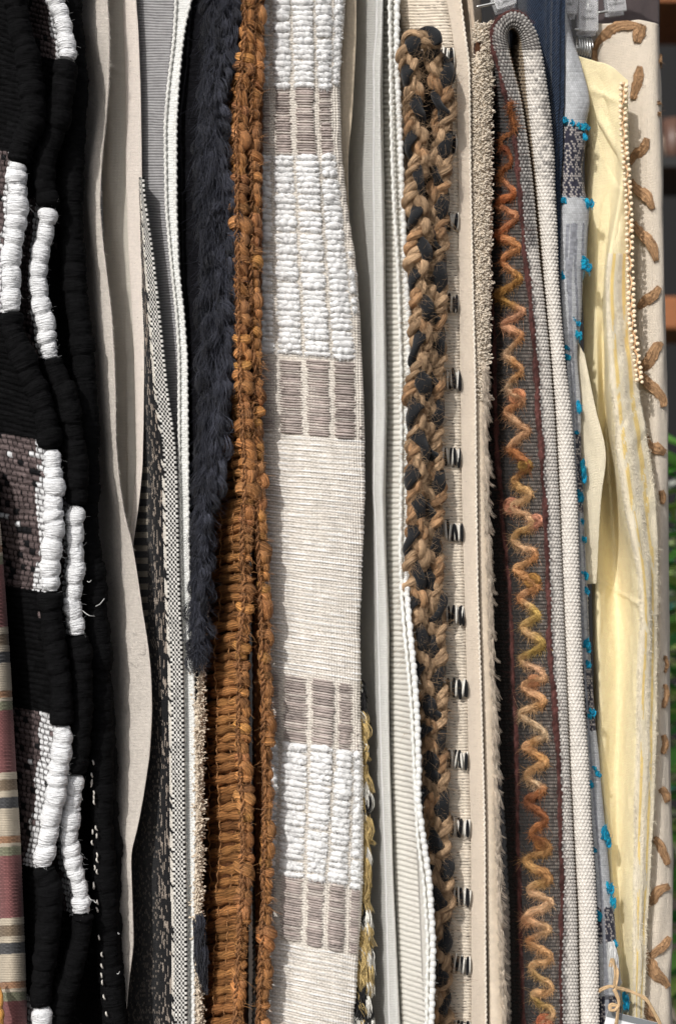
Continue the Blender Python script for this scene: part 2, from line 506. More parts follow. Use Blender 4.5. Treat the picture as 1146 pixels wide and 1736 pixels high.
# shelf of broad boards behind the rack, out of focus
sh = thing('wooden_shelf', 'dark shelf unit with broad brown wooden boards behind the hanging cloths', 'shelf', 1250, 868, 2.3)
for yy, hh in ((18, 48), (545, 52)):
    p = W(1330, yy, 2.3)
    place('board', boxmesh('board', (.85, .34, hh * S * 2.53), m_wood, .004), p, sh)
m_post = plain('shelf_metal', (28, 26, 25), rough=.5)
for xx in (1165, 1490):
    p = W(xx, 868, 2.47)
    place('post', boxmesh('post', (.03, .03, Z0 * 2 - .02), m_post, .002), (p[0], p[1], Z0), sh)
m_pot = plain('pale_ceramic', (196, 178, 160), rough=.4, var=.06)
def bowl(r, h, thick=.006):
    bm = bmesh.new()
    prof = [(0.001, 0), (r * .55, 0), (r * .8, h * .3), (r, h), (r - thick, h), (r * .76, h * .32), (0.001, h * .12)]
    vs = [[bm.verts.new((q[0] * math.cos(a), q[0] * math.sin(a), q[1])) for a in np.linspace(0, 2 * math.pi, 28, endpoint=False)] for q in prof]
    for i in range(len(prof) - 1):
        for j in range(28):
            bm.faces.new((vs[i][j], vs[i][(j + 1) % 28], vs[i + 1][(j + 1) % 28], vs[i + 1][j]))
    me = bpy.data.meshes.new('bowl'); bm.to_mesh(me); bm.free(); me.materials.append(m_pot)
    for q in me.polygons: q.use_smooth = True
    return me
shelf_z = W(1330, 545 - 26, 2.3)[2]
m_shelf2 = boxmesh('board', (.85, .34, .03), m_post, .003)
p = W(1330, 300, 2.3); place('board', m_shelf2, p, sh)
o = place('bowl', bowl(.06, .075), (W(1150, 0, 2.3)[0], 2.25, p[2] + .0152))
o['label'] = 'small pale ceramic bowl standing on the dark shelf board'; o['category'] = 'bowl'
o = place('cup', bowl(.028, .11, .004), (W(1128, 0, 2.3)[0], 2.22, p[2] + .0152))
o['label'] = 'narrow brown cup standing on the dark shelf beside the pale bowl'; o['category'] = 'cup'
o.data.materials[0] = plain('dark_red_glaze', (96, 70, 58), rough=.4)

# leafy plants at the right, beyond the last cloth; leaf colours lightened against the shade
m_leaf = fabric('leaf_green', nscale=60, nstr=.2, ndist=.002, var=.3, vscale=25, spec=.4, rough=.5, sheen=0, trans=.3)
def leafmesh(g, P0, dirv, length, width, droop, col, up=(0, 0, 1)):
    u = np.linspace(0, 1, 9)
    dirv = np.asarray(dirv, float); dirv /= np.linalg.norm(dirv)
    side = np.cross(dirv, up); side /= np.linalg.norm(side) + 1e-9
    c = P0 + length * (dirv * u[:, None] + np.array([0, 0, -droop]) * (u**2)[:, None])
    wd = width * np.sin(np.pi * np.clip(u * .97 + .03, 0, 1)) ** .8
    nrm = np.cross(side, dirv)
    A = np.stack([c - side * wd[:, None] - nrm * .12 * wd[:, None], c + nrm * .12 * wd[:, None], c + side * wd[:, None] - nrm * .12 * wd[:, None]], 1)
    g.add(A, gridfaces(9, 3), col)
def plant(x, y0, y1, d, n, label, cols, ll, lw, seed, spread):
    r = np.random.default_rng(seed)
    base = W(x, y1, d); top = W(x, y0, d)
    t = thing('leafy_plant', label, 'plant', x, y1, d, 'plants beyond the last cloth')
    t.location = (base[0], d, 0); PINV[t.name] = Matrix.Translation(t.location).inverted()
    gs = G()
    H = top[2]
    pot_h = .30
    for k in range(5):
        a = r.uniform(0, 6.28)
        pa = np.array([[base[0], d, pot_h - .06], [base[0] + .05 * math.cos(a), d + .05 * math.sin(a), pot_h + (H - pot_h) * .5],
                       [base[0] + spread * .5 * math.cos(a), d + spread * .5 * math.sin(a), H - .1 * r.random()]])
        q, _ = resample(pa, .03); tube(gs, q, np.linspace(.008, .003, len(q)), lin((70, 82, 40)), 8)
    gs.obj('stem', m_leaf, t)
    gl = G()
    for k in range(n):
        z = r.uniform(pot_h, H); a = r.uniform(0, 6.28); rr = spread * r.random() * .6
        P0 = np.array([base[0] + rr * math.cos(a), d + rr * math.sin(a), z])
        dv = np.array([math.cos(a), math.sin(a), r.uniform(-.2, .8)])
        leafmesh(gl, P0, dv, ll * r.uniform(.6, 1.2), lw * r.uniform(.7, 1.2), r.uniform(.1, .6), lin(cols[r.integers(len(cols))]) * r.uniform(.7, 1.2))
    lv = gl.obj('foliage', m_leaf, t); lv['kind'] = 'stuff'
    me = bowl(.13, pot_h, .012); place('pot', me, (base[0], d, 0), t)
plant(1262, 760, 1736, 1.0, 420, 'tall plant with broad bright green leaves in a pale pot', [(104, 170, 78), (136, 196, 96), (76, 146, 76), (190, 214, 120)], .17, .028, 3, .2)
plant(1205, 900, 1300, 1.55, 500, 'shrubby plant with small yellowish green leaves in a pale pot', [(206, 214, 140), (186, 198, 120), (228, 230, 200), (150, 176, 104)], .07, .013, 5, .16)
plant(1340, 690, 1736, 1.9, 300, 'dark bluish green plant with long leaves in a pale pot', [(52, 150, 134), (44, 132, 108), (76, 170, 100)], .2, .02, 9, .3)
# a pale stone-coloured basket cloth between the plants
g = G()
wh = thing('flower_spray', 'spray of long curved white petals between the green plants', 'flower', 1175, 1800, 1.2)
for a, ln in ((-.35, .17), (.1, .2), (.5, .16), (.9, .14), (1.4, .15)):
    leafmesh(g, W(1172, 800, 1.2), (math.sin(a) * .8 - .2, -.3, -math.cos(a) * .6 + .45), ln, .013, .55, lin((236, 234, 226)))
wo = g.obj('petals', m_leaf, wh)
g = G(); q, _ = resample([W(1172, 800, 1.2), W(1190, 1200, 1.22), W(1200, 1800, 1.22), W(1200, 2700, 1.22)], .02); tube(g, q, .003, lin((90, 120, 60)), 8); g.obj('stem', m_leaf, wh)

# rail above the frame from which everything hangs
g = G(); q = np.stack([np.linspace(-.75, 1.0, 40), np.full(40, .14), np.full(40, W(0, -215, .14)[2])], 1)
tube(g, q, .0125, lin((150, 150, 150)), 20)
m_metal = bpy.data.materials.new('brushed_steel'); m_metal.use_nodes = True
_b = m_metal.node_tree.nodes['Principled BSDF']; _b.inputs['Metallic'].default_value = 1; _b.inputs['Roughness'].default_value = .28
_b.inputs['Base Color'].default_value = (.62, .62, .6, 1)
_n = m_metal.node_tree.nodes.new('ShaderNodeTexNoise'); _n.inputs['Scale'].default_value = 300
_r = m_metal.node_tree.nodes.new('ShaderNodeMapRange'); _r.inputs[3].default_value = .2; _r.inputs[4].default_value = .4
m_metal.node_tree.links.new(_n.outputs['Fac'], _r.inputs['Value']); m_metal.node_tree.links.new(_r.outputs[0], _b.inputs['Roughness'])
rail = g.obj('hanging_rail', m_metal); rail['label'] = 'steel rail above the row of hanging cloths and rugs'; rail['category'] = 'rail'

YT, YB = -190, 1790           # every cloth runs from the rail to below the frame

# ------------------------------------------------------------------ striped red and beige cloth, far left
t = thing('striped_cloth', 'folded edge of dusty red cloth with beige, brown, grey and olive bands', 'cloth', 15, 1790, .0)
c_red, c_bei, c_brn, c_gry, c_org, c_olv = [lin(c) for c in ((112, 74, 73), (176, 165, 147), (112, 98, 82), (70, 70, 71), (138, 106, 82), (114, 114, 94))]
edgeR = Track([(800, -14), (890, 0), (1000, 9), (1100, 16), (1280, 26), (1450, 36), (1600, 42), (1790, 48)], .012)
edgeL = Track([(800, -52), (1000, -36), (1200, -24), (1450, -10), (1600, -4), (1790, 0)], .012)
mid = Track([(800, -34), (1000, -16), (1200, -2), (1450, 13), (1600, 19), (1790, 24)], -.008)
bl = Track([(800, -70), (1200, -40), (1790, -12)], .09)
br = Track([(800, -10), (1000, 0), (1280, 18), (1450, 28), (1790, 40)], .10)
sht = ysheet([bl, edgeL, mid, edgeR, br], 780, YB, 1.0, [5, 10, 12, 6])
kk = np.mod(sht.Y - 1062 + .06 * (sht.X - 20), 247.0)
edges = [12, 31, 42, 61, 108, 120, 126, 141]
pal = np.stack([c_bei, c_brn, c_bei, c_gry, c_bei, c_org, c_bei, c_olv, c_red])
ci = np.searchsorted(edges, kk, side='right')
col = pal[ci]
isb = np.isin(ci, [0, 2, 4, 6])
rib = np.abs(np.sin(np.pi * sht.V / 4.2)) ** .6
wv = np.abs(np.sin(np.pi * sht.V / 3.2) * np.sin(np.pi * (sht.U / 3.2 + .5 * np.floor(sht.V / 3.2)))) ** .6
col = np.where(isb[..., None], col, col * (0.72 + .65 * wv * (.6 + .8 * np.mod(np.floor(sht.V / 3.2) + np.floor(sht.U / 3.2), 2)))[..., None])
sht.build('cloth_fold', m_wool, t, np.where(isb, rib * 1.3, wv * 1.1), col)

# little jute end in the corner
g = G()
for k in range(3):
    q, ss = resample([(-9 + 4 * k, 1660 + 12 * k, -.02), (2 - 2 * k, 1690 + 8 * k, -.03), (-3 + 3 * k, 1725, -.03), (-8 + 2 * k, 1795, -.02)], 2)
    P = W(q[:, 0], q[:, 1], q[:, 2]); th = np.arange(14) * 2 * np.pi / 14
    tube(g, P, (5 + 1.2 * vn1(ss / 9, k))[:, None] * S * (1 + .08 * np.cos(6 * th[None] + ss[:, None] * .3)), lin((206, 150, 80)), 14)
o = g.obj('jute_cord', m_jute); o['label'] = 'frayed golden jute cord end beside the red striped cloth'; o['category'] = 'cord'

# ------------------------------------------------------------------ black chunky rug with white rope sections
rug = thing('chunky_rug', 'thick black rug with lumpy rope edges blocked in bright white', 'rug', 80, 1790, .02)
WHT, BLK = lin((232, 233, 234)), lin((18, 18, 19)) * .9
def lumps(n_px, pitch, seed):
    r = np.random.default_rng(seed); b = [0]
    while b[-1] < n_px + 2 * pitch: b.append(b[-1] + pitch * r.uniform(.62, 1.4))
    return np.array(b), r
def rope(pts, r0, pitch, seed, segs, depth, flat=.9, depthamp=0):
    q, ss = resample(pts, 2.0)
    b, r = lumps(ss[-1], pitch, seed)
    K = 26; th = np.arange(K) * 2 * np.pi / K
    tilt = r.uniform(-4, 4, len(b)); amp = r.uniform(.88, 1.12, len(b)); ox = r.uniform(-2.0, 2.0, len(b))
    i0 = np.clip(np.searchsorted(b, ss, side='right') - 1, 0, len(b) - 2)
    se = ss[:, None] + tilt[i0][:, None] * np.cos(th)[None] + 2.2 * np.sin(2 * th[None] + seed)
    i = np.clip(np.searchsorted(b, se.ravel(), side='right').reshape(se.shape) - 1, 0, len(b) - 2)
    f = np.clip((se - b[i]) / (b[i + 1] - b[i]), 0, 1)
    prof = (.76 + .27 * np.sin(np.pi * f) ** .5)
    isw = np.zeros(len(ss), bool)
    for (ya, yb, kind) in segs: isw |= ((q[:, 1] >= ya) & (q[:, 1] <= yb) & (kind == 'w'))
    prof = np.where(isw[:, None], prof, .92 + .12 * np.sin(np.pi * f) ** .6)
    fine = .065 * vn2(se / 5.5 + 8 * np.sin(th)[None], th[None] * 2.5 + i * 3.1, seed) + .035 * vn2(se / 2.4, th[None] * 3, seed + 5)
    rad = r0 * amp[i] * (prof + fine)
    x = q[:, 0] + curve_sm(ox[i0]); y = q[:, 1]
    for (ya, yb, kind) in segs:
        m = (y >= ya - 1.1) & (y <= yb + 1.1)
        if m.sum() < 6: continue
        # white wraps sit on the same core as the black ones and are a little fatter
        k = 1.0 if kind == 'w' else 1.2
        g = G()
        rr = rad[m] * k * S
        e = np.minimum(np.arange(m.sum()), np.arange(m.sum())[::-1]) / (5.0 if kind == 'w' else 3.0)
        rr = rr * np.clip(.55 + .45 * np.sqrt(np.clip(e, 0, 1)), 0, 1)[:, None]
        col = WHT if kind == 'w' else BLK
        P = W(x[m], y[m], depth + depthamp * vn1(y[m] / 90, seed))
        tube(g, P, rr, col, K)
        nf = int(m.sum() * (1.2 if kind == 'w' else 1.5))
        ii = rng.integers(1, m.sum() - 1, nf); tt = rng.uniform(0, 6.28, nf)
        dr = np.stack([np.cos(tt), -np.abs(np.sin(tt)), rng.normal(size=nf) * .5], 1)
        fuzz(g, P[ii] + dr * (rr.mean(1)[ii] * .9)[:, None], dr, rng.uniform(3, 9, nf) * S, .10 * S, col * (1 if kind == 'w' else 1.6), bend=.7)
        g.obj('white_rope' if kind == 'w' else 'black_rope', m_roving if kind == 'w' else m_black, rug)
def curve_sm(a):
    k = np.exp(-.5 * (np.arange(-9, 10) / 4.0) ** 2); k /= k.sum()
    return np.convolve(np.pad(a, 9, mode='edge'), k, mode='valid')
def P3(l): return [(x, y, 0) for x, y in l]
s1 = P3([(20, -190), (24, -60), (32, 30), (50, 120), (55, 200), (36, 262), (30, 300), (32, 350), (28, 390), (22, 430), (19, 480), (20, 528), (26, 570), (48, 625), (75, 690), (88, 755), (92, 830), (92, 900), (88, 960), (84, 1003), (90, 1060), (98, 1120), (105, 1180), (107, 1230), (103, 1290), (97, 1340), (88, 1390), (78, 1440), (76, 1470), (84, 1510), (80, 1600), (72, 1690), (69, 1740), (66, 1790)])
s2 = P3([(80, -190), (86, -60), (96, 0), (106, 30), (112, 60), (114, 98), (108, 150), (98, 205), (80, 270), (78, 310), (84, 350), (78, 385), (70, 430), (66, 470), (70, 510), (78, 550), (88, 605), (102, 640), (120, 700), (130, 780), (130, 850), (130, 900), (130, 940), (126, 990), (124, 1030), (131, 1070), (138, 1110), (140, 1200), (131, 1300), (122, 1370), (118, 1410), (121, 1440), (132, 1490), (140, 1545), (136, 1600), (114, 1670), (98, 1740), (90, 1790)])
s3 = P3([(112, -190), (118, 0), (126, 100), (128, 180), (122, 300), (124, 430), (136, 560), (146, 660), (150, 740), (146, 840), (152, 930), (166, 1060), (171, 1180), (172, 1300), (176, 1430), (178, 1500), (184, 1600), (194, 1740), (196, 1790)])
s4 = P3([(170, 1130), (178, 1200), (184, 1300), (186, 1380), (192, 1430), (191, 1500), (190, 1560), (195, 1640), (200, 1740), (204, 1790)])
rope(s1, 16.5, 27, 1, [(-190, 277, 'b'), (277, 530, 'w'), (530, 762, 'b'), (762, 1004, 'w'), (1004, 1230, 'b'), (1230, 1470, 'w'), (1470, 1706, 'b'), (1706, 1790, 'w')], .005)
rope(s2, 15.5, 27, 2, [(-190, -90, 'b'), (-90, 103, 'w'), (103, 352, 'b'), (352, 609, 'w'), (609, 857, 'b'), (857, 1078, 'w'), (1078, 1313, 'b'), (1313, 1549, 'w'), (1549, 1790, 'b')], .022)
rope(s3, 17.5, 34, 3, [(-190, 1790, 'b')], .05)
rope(s4, 13, 30, 4, [(1130, 1790, 'b')], .062)
GRY = lin((104, 92, 91))
def wface(st, back, blocks, seed, d0, dback, grey=True):
    a = Track([(y, x - 4) for x, y, _ in st], d0); b = Track(back, dback)
    m1 = Track([(y, (x - 4) * .55 + float(np.interp(y, [q[0] for q in back], [q[1] for q in back])) * .45) for x, y, _ in st], d0 * .6 + dback * .4)
    sh_ = ysheet([b, m1, a], YT, YB, 1.8, [60, 60])
    U = sh_.U; V = sh_.V + 5 * vn2(sh_.U / 60, sh_.V / 70, seed) - .16 * U
    row = np.floor(V / 10.5); cell = np.floor(U / 12.0 + hsh(row, 2))
    h = np.abs(np.sin(np.pi * V / 10.5)) ** .55 * (.45 + .55 * np.abs(np.sin(np.pi * ((U + 2.5 * vn2(U / 9, V / 9, seed + 4)) / 12.0 + hsh(row, 2)))) ** .5)
    Umax = U.max(1, keepdims=True)
    near = Umax - U                    # distance from the rope edge
    yb = sh_.Y + .12 * np.minimum(near, 200)
    blk = np.zeros(U.shape)
    for ya, yb2 in blocks: blk = np.maximum(blk, ((yb > ya) & (yb < yb2)) * 1.0)
    r = hsh2(row, cell, seed)
    pw = np.where(near < np.interp(sh_.Y, [600, 1050, 1200], [30, 30, 50]) + 9 * vn2(row / 2.3, cell * 0, seed), .93, .012)
    colr = mixc(GRY * .3, np.where((r < pw)[..., None], WHT * .85, GRY * (0.6 + .5 * r[..., None])), np.clip(h * 1.5 - .25, 0, 1))
    colr = np.where(((hsh2(row, cell, seed + 3) < .10) & (r > pw))[..., None], BLK * 2, colr)
    colr = np.where(((np.abs(np.sin(np.pi * ((U + 2.5 * vn2(U / 9, V / 9, seed + 4)) / 12.0 + hsh(row, 2)))) < .22))[..., None], BLK, colr)
    spark = (hsh2(row, cell, seed + 9) > .998)[..., None]
    colr = np.where(blk[..., None] > 0, colr, np.where(spark, GRY, BLK * (.5 + .5 * r[..., None])))
    o = sh_.build('woven_face', m_black, rug, h * 3.6, colr, thick=4)
    return sh_
wface(s1, [(-190, -150), (1000, -130), (1400, -60), (1790, -40)], [(262, 532), (748, 1004), (1212, 1472), (1690, 1800)], 1, .012, .13)
wface(s2, [(-190, -20), (600, -40), (1000, 40), (1790, 40)], [(-100, 104), (340, 610), (846, 1078), (1300, 1550)], 2, .03, .16)
wface(s3, [(-190, 40), (600, 40), (1200, 80), (1790, 110)], [(1290, 1300)], 3, .056, .2)
# loose white stitches along the back ropes
g = G()
for k in range(46):
    y = 1290 + k * 9.6 + rng.uniform(-4, 4); x = float(np.interp(y, [p_[1] for p_ in s3], [p_[0] for p_ in s3])) - 15 + rng.uniform(-4, 4)
    if hsh(k, 4) < .35: continue
    q, _ = resample([(x, y, .036), (x + rng.uniform(-2, 3), y + 5, .033), (x + rng.uniform(0, 4), y + 10, .036)], 2)
    tube(g, W(q[:, 0], q[:, 1], q[:, 2]), 1.5 * S, lin((205, 200, 192)), 7)
g.obj('loose_stitch', m_wool, rug)['kind'] = 'stuff'
g = G()
for (x, y, dx, dy) in ((148, 985, 8, -2), (140, 1035, 22, 10), (162, 1028, 16, -14), (150, 1520, 12, 6), (158, 1525, 10, 5), (200, 1580, 4, 2), (198, 1650, 6, -4)):
    q, _ = resample([(x, y, .0), (x + dx * .5, y + dy * .5 + 3, -.006), (x + dx, y + dy, .0)], 1.5)
    tube(g, W(q[:, 0], q[:, 1], q[:, 2]), .7 * S, lin((190, 190, 188)), 6)
g.obj('loose_thread', m_fine, rug)['kind'] = 'stuff'

# ------------------------------------------------------------------ tan linen canvas
tan = thing('canvas_cloth', 'pale tan canvas cloth with a rough selvedge folded beside the black rug', 'cloth', 200, 1790, .06)
TAN = lin((208, 200, 190))
a0 = Track([(-190, 120), (600, 130), (1000, 150), (1400, 150), (1790, 160)], .24)
a1 = Track([(-190, 128, .16), (0, 132, .15), (400, 138, .15), (700, 160, .14), (950, 176, .14), (1200, 190, .12), (1500, 194, .12), (1790, 198, .12)])
a2 = Track([(-190, 156), (0, 160), (52, 153), (105, 165), (157, 172), (210, 164), (280, 150), (350, 148), (420, 157), (535, 166), (605, 171), (675, 176), (745, 181), (815, 186), (880, 198), (950, 207), (1030, 212), (1100, 214), (1200, 216), (1350, 205), (1450, 196), (1600, 200), (1790, 200)], .078)
a3 = Track([(-190, 176), (0, 182), (52, 186), (105, 186), (157, 184), (210, 179), (280, 172), (350, 169), (420, 175), (535, 190), (605, 194), (675, 196), (745, 196), (815, 202), (880, 212), (912, 222), (965, 231), (1035, 241), (1087, 250), (1139, 256), (1209, 258), (1279, 254), (1356, 242), (1408, 232), (1445, 221), (1495, 223), (1600, 227), (1670, 217), (1790, 208)], .062)
sht = ysheet([a0, a1, a2, a3], YT, YB, 2.0, [16, 16, 14])
U, V = sht.U, sht.V
ue = U.max(1, keepdims=True) - U
rough_ = np.clip(1.4 - ue / 16, 0, 1) * (sht.Y < 900)
dsp = 1.6 * vn2(U / 34, V / 120, 3) + rough_ * 1.3 * np.abs(vn2(U / 3.0, V / 3.0, 8))
colr = TAN * (1 + .10 * vn2(U / 3.2, V / 2.2, 6) + .05 * vn2(U / 30, V / 60, 2))[..., None]
sht.build('canvas_layer', m_canvas, tan, dsp, colr, thick=2.0)
b0 = Track([(-190, 165), (600, 180), (950, 195)], .118)
b1 = Track([(-190, 186), (0, 190), (300, 185), (500, 205), (800, 215), (960, 216)], .104)
b2 = Track([(-190, 206), (0, 209), (150, 213), (300, 212), (500, 217), (800, 219), (960, 218)], .099)
b3 = Track([(-190, 222), (0, 229), (50, 233), (150, 237), (300, 239), (430, 241), (600, 243), (700, 242), (790, 240), (860, 233), (925, 224), (980, 216)], .096)
sht = ysheet([b0, b1, b2, b3], YT, 985, 2.5, [8, 10, 10])
U, V = sht.U, sht.V
dsp = 1.3 * vn2(U / 22 + V / 60, V / 26, 5) * (sht.Y > 480) + 1.4 * vn2(U / 40, V / 90, 15) + 1.6 * np.exp(-((sht.Y - 117 - .2 * (sht.X - 190)) / 6) ** 2)
sht.build('lining_layer', m_smooth, tan, dsp, lin((206, 200, 188)), thick=1.2)
h0 = Track([(-190, 203), (0, 209), (150, 214), (300, 214), (420, 218), (600, 228), (790, 232), (925, 219)], .094)
h1 = Track([(-190, 224), (0, 231), (50, 235), (150, 239), (300, 241), (430, 243), (600, 245), (700, 244), (790, 242), (860, 235), (925, 225)], .088)
sht = ysheet([h0, h1], YT, 925, 2.0, [10])
sht.build('hem', m_canvas, tan, .7 * np.abs(vn2(sht.U / 2.5, sht.V / 2.5, 2)) * (sht.U > sht.U.max(1, keepdims=True) - 6), lin((226, 216, 206)), thick=1.2)
g = G(); n = 700
yy = rng.uniform(0, 930, n); fuzz(g, W(a3.x(yy), yy, a3.d(yy) - .001), rdir(n, (.6, -.6, 0), .6), rng.uniform(2, 6, n) * S, .12 * S, TAN)
g.obj('selvedge_fibre', m_fine, tan)['kind'] = 'stuff'

# ------------------------------------------------------------------ black and white flat weave
fw = thing('flatweave_rug', 'narrow black and white checked flat weave rug beside the tan canvas', 'rug', 280, 1790, .1)
f0 = Track([(250, 218), (600, 224), (900, 226), (1300, 228), (1790, 214)], .15)
f1 = Track([(250, 236), (500, 243), (700, 250), (800, 258), (1000, 262), (1300, 268), (1500, 268), (1790, 268)], .088)
f2 = Track([(250, 240), (330, 244), (430, 259), (535, 271), (605, 278), (674, 285), (744, 296), (814, 300), (1000, 304), (1104, 309), (1210, 311), (1400, 313), (1565, 316), (1790, 317)], .062)
sht = ysheet([f0, f1, f2], 300, YB, 1.25, [56, 40])
U, V = sht.U, sht.V; ue = U.max(1, keepdims=True) - U
cw = lin((222, 220, 214)); ck = lin((20, 20, 22)); cg = lin((128, 118, 108))
row = np.floor(V / 4.4); cc = np.floor(ue / 4.4)
par = np.mod(row + cc, 2)
jit = hsh2(row, cc, 5)
chk = np.where((par > .5)[..., None], cw * (.75 + .3 * jit[..., None]), ck)
hb = np.abs(np.sin(np.pi * V / 4.4) * np.sin(np.pi * ue / 4.4)) ** .5
streak = vn2(ue / 2.0, V / 13, 7) + .6 * vn2(ue / 1.5, V / 6, 17)
stc = np.where((streak > .5)[..., None], cg * 1.4, ck)
bar = (np.mod(sht.Y, 22) < 10)
barc = np.where(bar[..., None], lin((164, 154, 138)), ck)
cord = np.where((vn1(V / 7 + ue / 5, 3) > -.3)[..., None], lin((205, 200, 190)), ck)
dotc = np.where(((hsh2(row, cc, 9) > .70) & (par > .5))[..., None], cg * .8, ck)
xl = sht.X - f0.x(sht.Y)
col = np.where((ue < 27)[..., None], chk, np.where((ue < 33)[..., None], cord, np.where((ue < 66)[..., None], stc, dotc)))
barzone = (sht.X > 229) & (sht.X < 252) & (sht.Y > 790) & (sht.Y < 1095) & (ue > 60)
col = np.where(barzone[..., None], barc, col)
dsp = hb * 1.6 + 1.6 * ((ue > 27) & (ue < 33)) + np.where((ue > 33) & (ue < 66), .9 * np.clip(streak, 0, 1), 0)
sht.build('weave', m_wool, fw, dsp, col, thick=3)

# ------------------------------------------------------------------ grey ribbed cloth with white corded edge
gr = thing('ribbed_cloth', 'grey finely ribbed cloth with a white corded edge beside black fringe', 'cloth', 310, 1790, .12)
r0 = Track([(-190, 205), (1790, 220)], .3)
r1 = Track([(-190, 222), (0, 230), (300, 238), (500, 244), (800, 262), (1100, 280), (1790, 290)], .112)
r2 = Track([(-190, 252), (0, 264), (300, 258), (500, 268), (800, 286), (1100, 296), (1790, 302)], .098)
r3 = Track([(-190, 288), (0, 298), (70, 293), (140, 284), (210, 279), (350, 281), (450, 290), (535, 299), (605, 303), (780, 303), (965, 306), (1070, 310), (1174, 312), (1400, 313), (1500, 316), (1790, 319)], .084)
sht = ysheet([r0, r1, r2, r3], YT, YB, 1.0, [4, 6, 8])
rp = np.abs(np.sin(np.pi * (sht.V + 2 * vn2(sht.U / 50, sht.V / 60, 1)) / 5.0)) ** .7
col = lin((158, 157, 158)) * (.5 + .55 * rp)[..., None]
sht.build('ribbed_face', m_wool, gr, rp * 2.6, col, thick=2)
e0 = Track([(-190, 286), (0, 297), (70, 293), (140, 284), (210, 278), (350, 280), (450, 289), (535, 298), (605, 302), (780, 302), (965, 305), (1070, 309), (1174, 311), (1400, 312), (1500, 315), (1790, 318)], .074)
e1 = Track([(-190, 320), (0, 325), (31, 315), (70, 309), (140, 302), (210, 298), (350, 298), (450, 301), (535, 311), (605, 316), (780, 318), (965, 320), (1070, 325), (1174, 328), (1400, 330), (1500, 328), (1635, 328), (1790, 329)], .070)
sht = ysheet([e0, e1], YT, YB, 1.0, [8])
rp = np.abs(np.sin(np.pi * sht.V / 4.6)) ** .6
sht.build('edge_tape', m_wool, gr, rp * 1.2, lin((216, 217, 214)), thick=2.5)
def beadcord(name, tr, y0, y1, pitch, r, col, parent, dd=0, mat=None, K=10, dx=0, amp=.35, fz=0):
    y = np.arange(y0, y1, 1.5); ph = y + 3 * vn1(y / 40, 4)
    rad = r * (1 - amp + amp * 1.25 * np.abs(np.sin(np.pi * ph / pitch)) ** .6) * S
    g = G(); P = W(tr.x(y) + dx + .7 * np.sin(np.pi * ph / pitch), y, tr.d(y) + dd)
    tube(g, P, rad, col, K)
    if fz:
        ii = rng.integers(0, len(y), fz); fuzz(g, P[ii], rdir(fz, (.2, -.6, 0), .8), rng.uniform(3, 7, fz) * S, .1 * S, col)
    return g.obj(name, mat or m_wool, parent)
beadcord('edge_cord', e1, YT, YB, 6.2, 3.4, lin((222, 222, 218)), gr, -.003)
beadcord('edge_cord', e0, YT, YB, 6.2, 2.6, lin((218, 217, 212)), gr, -.004, dx=2)

# ------------------------------------------------------------------ black shaggy fringed rug
sg = thing('fringed_rug', 'charcoal black rug edge with long shaggy twisted fringe', 'rug', 340, 1200, .09)
SHG = lin((62, 64, 74))
k0 = Track([(-190, 300), (0, 312), (200, 298), (500, 308), (800, 318), (1200, 326)], .22)
k1 = Track([(-190, 322), (0, 330), (200, 312), (500, 316), (800, 322), (1200, 328)], .085)
k2 = Track([(-190, 350), (0, 352), (200, 345), (500, 348), (800, 340), (1000, 336), (1200, 332)], .066)
k3 = Track([(-190, 385), (0, 384), (200, 372), (500, 376), (700, 368), (900, 350), (1100, 342), (1200, 336)], .07)
sht = ysheet([k0, k1, k2, k3], YT, 1190, 2.5, [8, 10, 10])
sht.build('backing', m_black, sg, 2.2 * np.abs(vn2(sht.U / 5, sht.V / 8, 4)) + 2 * vn2(sht.U / 20, sht.V / 40, 2), lin((17, 17, 20)) * (1 + .3 * vn2(sht.U / 4, sht.V / 7, 1))[..., None], thick=3)
def lock(g, base, path, n, rad, r0, col, tw, seed, Sn=9, taper=.4, cvar=.3):
    """a lock of n strands (radius r0 px each) round a path [(x,y,d)] with bundle radius rad px"""
    q, ss = resample(path, 1.0)
    u = np.linspace(0, 1, Sn); idx = (u * (len(q) - 1)).astype(int)
    c = W(q[idx, 0], q[idx, 1], q[idx, 2])
    r = np.random.default_rng(seed)
    a = r.uniform(0, 6.28, n); rr = np.sqrt(r.random(n)) * rad * S
    ang = a[:, None] + tw * u[None]
    prof = (.55 + .6 * np.sin(np.pi * np.clip(u * .8 + .1, 0, 1)))[None] * (1 - .1 * u[None])
    t = np.gradient(c, axis=0); t /= np.linalg.norm(t, axis=1, keepdims=True) + 1e-9
    e1_ = np.cross(t, (0, 1, 0)); e1_ /= np.linalg.norm(e1_, axis=1, keepdims=True) + 1e-6
    e2_ = np.cross(t, e1_)
    off = (rr[:, None] * prof)[..., None] * (np.cos(ang)[..., None] * e1_[None] + np.sin(ang)[..., None] * e2_[None])
    jit = np.cumsum(r.normal(size=(n, Sn, 3)) * .5 * S, 1)
    P = c[None] + off + jit
    R = r0 * S * (1 - taper * u[None] ** 3) * r.uniform(.7, 1.2, (n, 1))
    strands(g, P, R, np.asarray(col) * r.uniform(1 - cvar, 1 + cvar, (n, 1)), 4)
rgt = curve1([(-190, 406), (0, 405), (60, 398), (105, 382), (150, 372), (250, 372), (300, 382), (330, 390), (384, 398), (500, 393), (620, 388), (700, 376), (780, 368), (850, 352), (947, 346), (1060, 342), (1130, 340)])
lft = curve1([(-190, 352), (0, 356), (150, 346), (300, 340), (500, 344), (700, 346), (850, 338), (1000, 334), (1130, 330)])
g = G(); k = 0
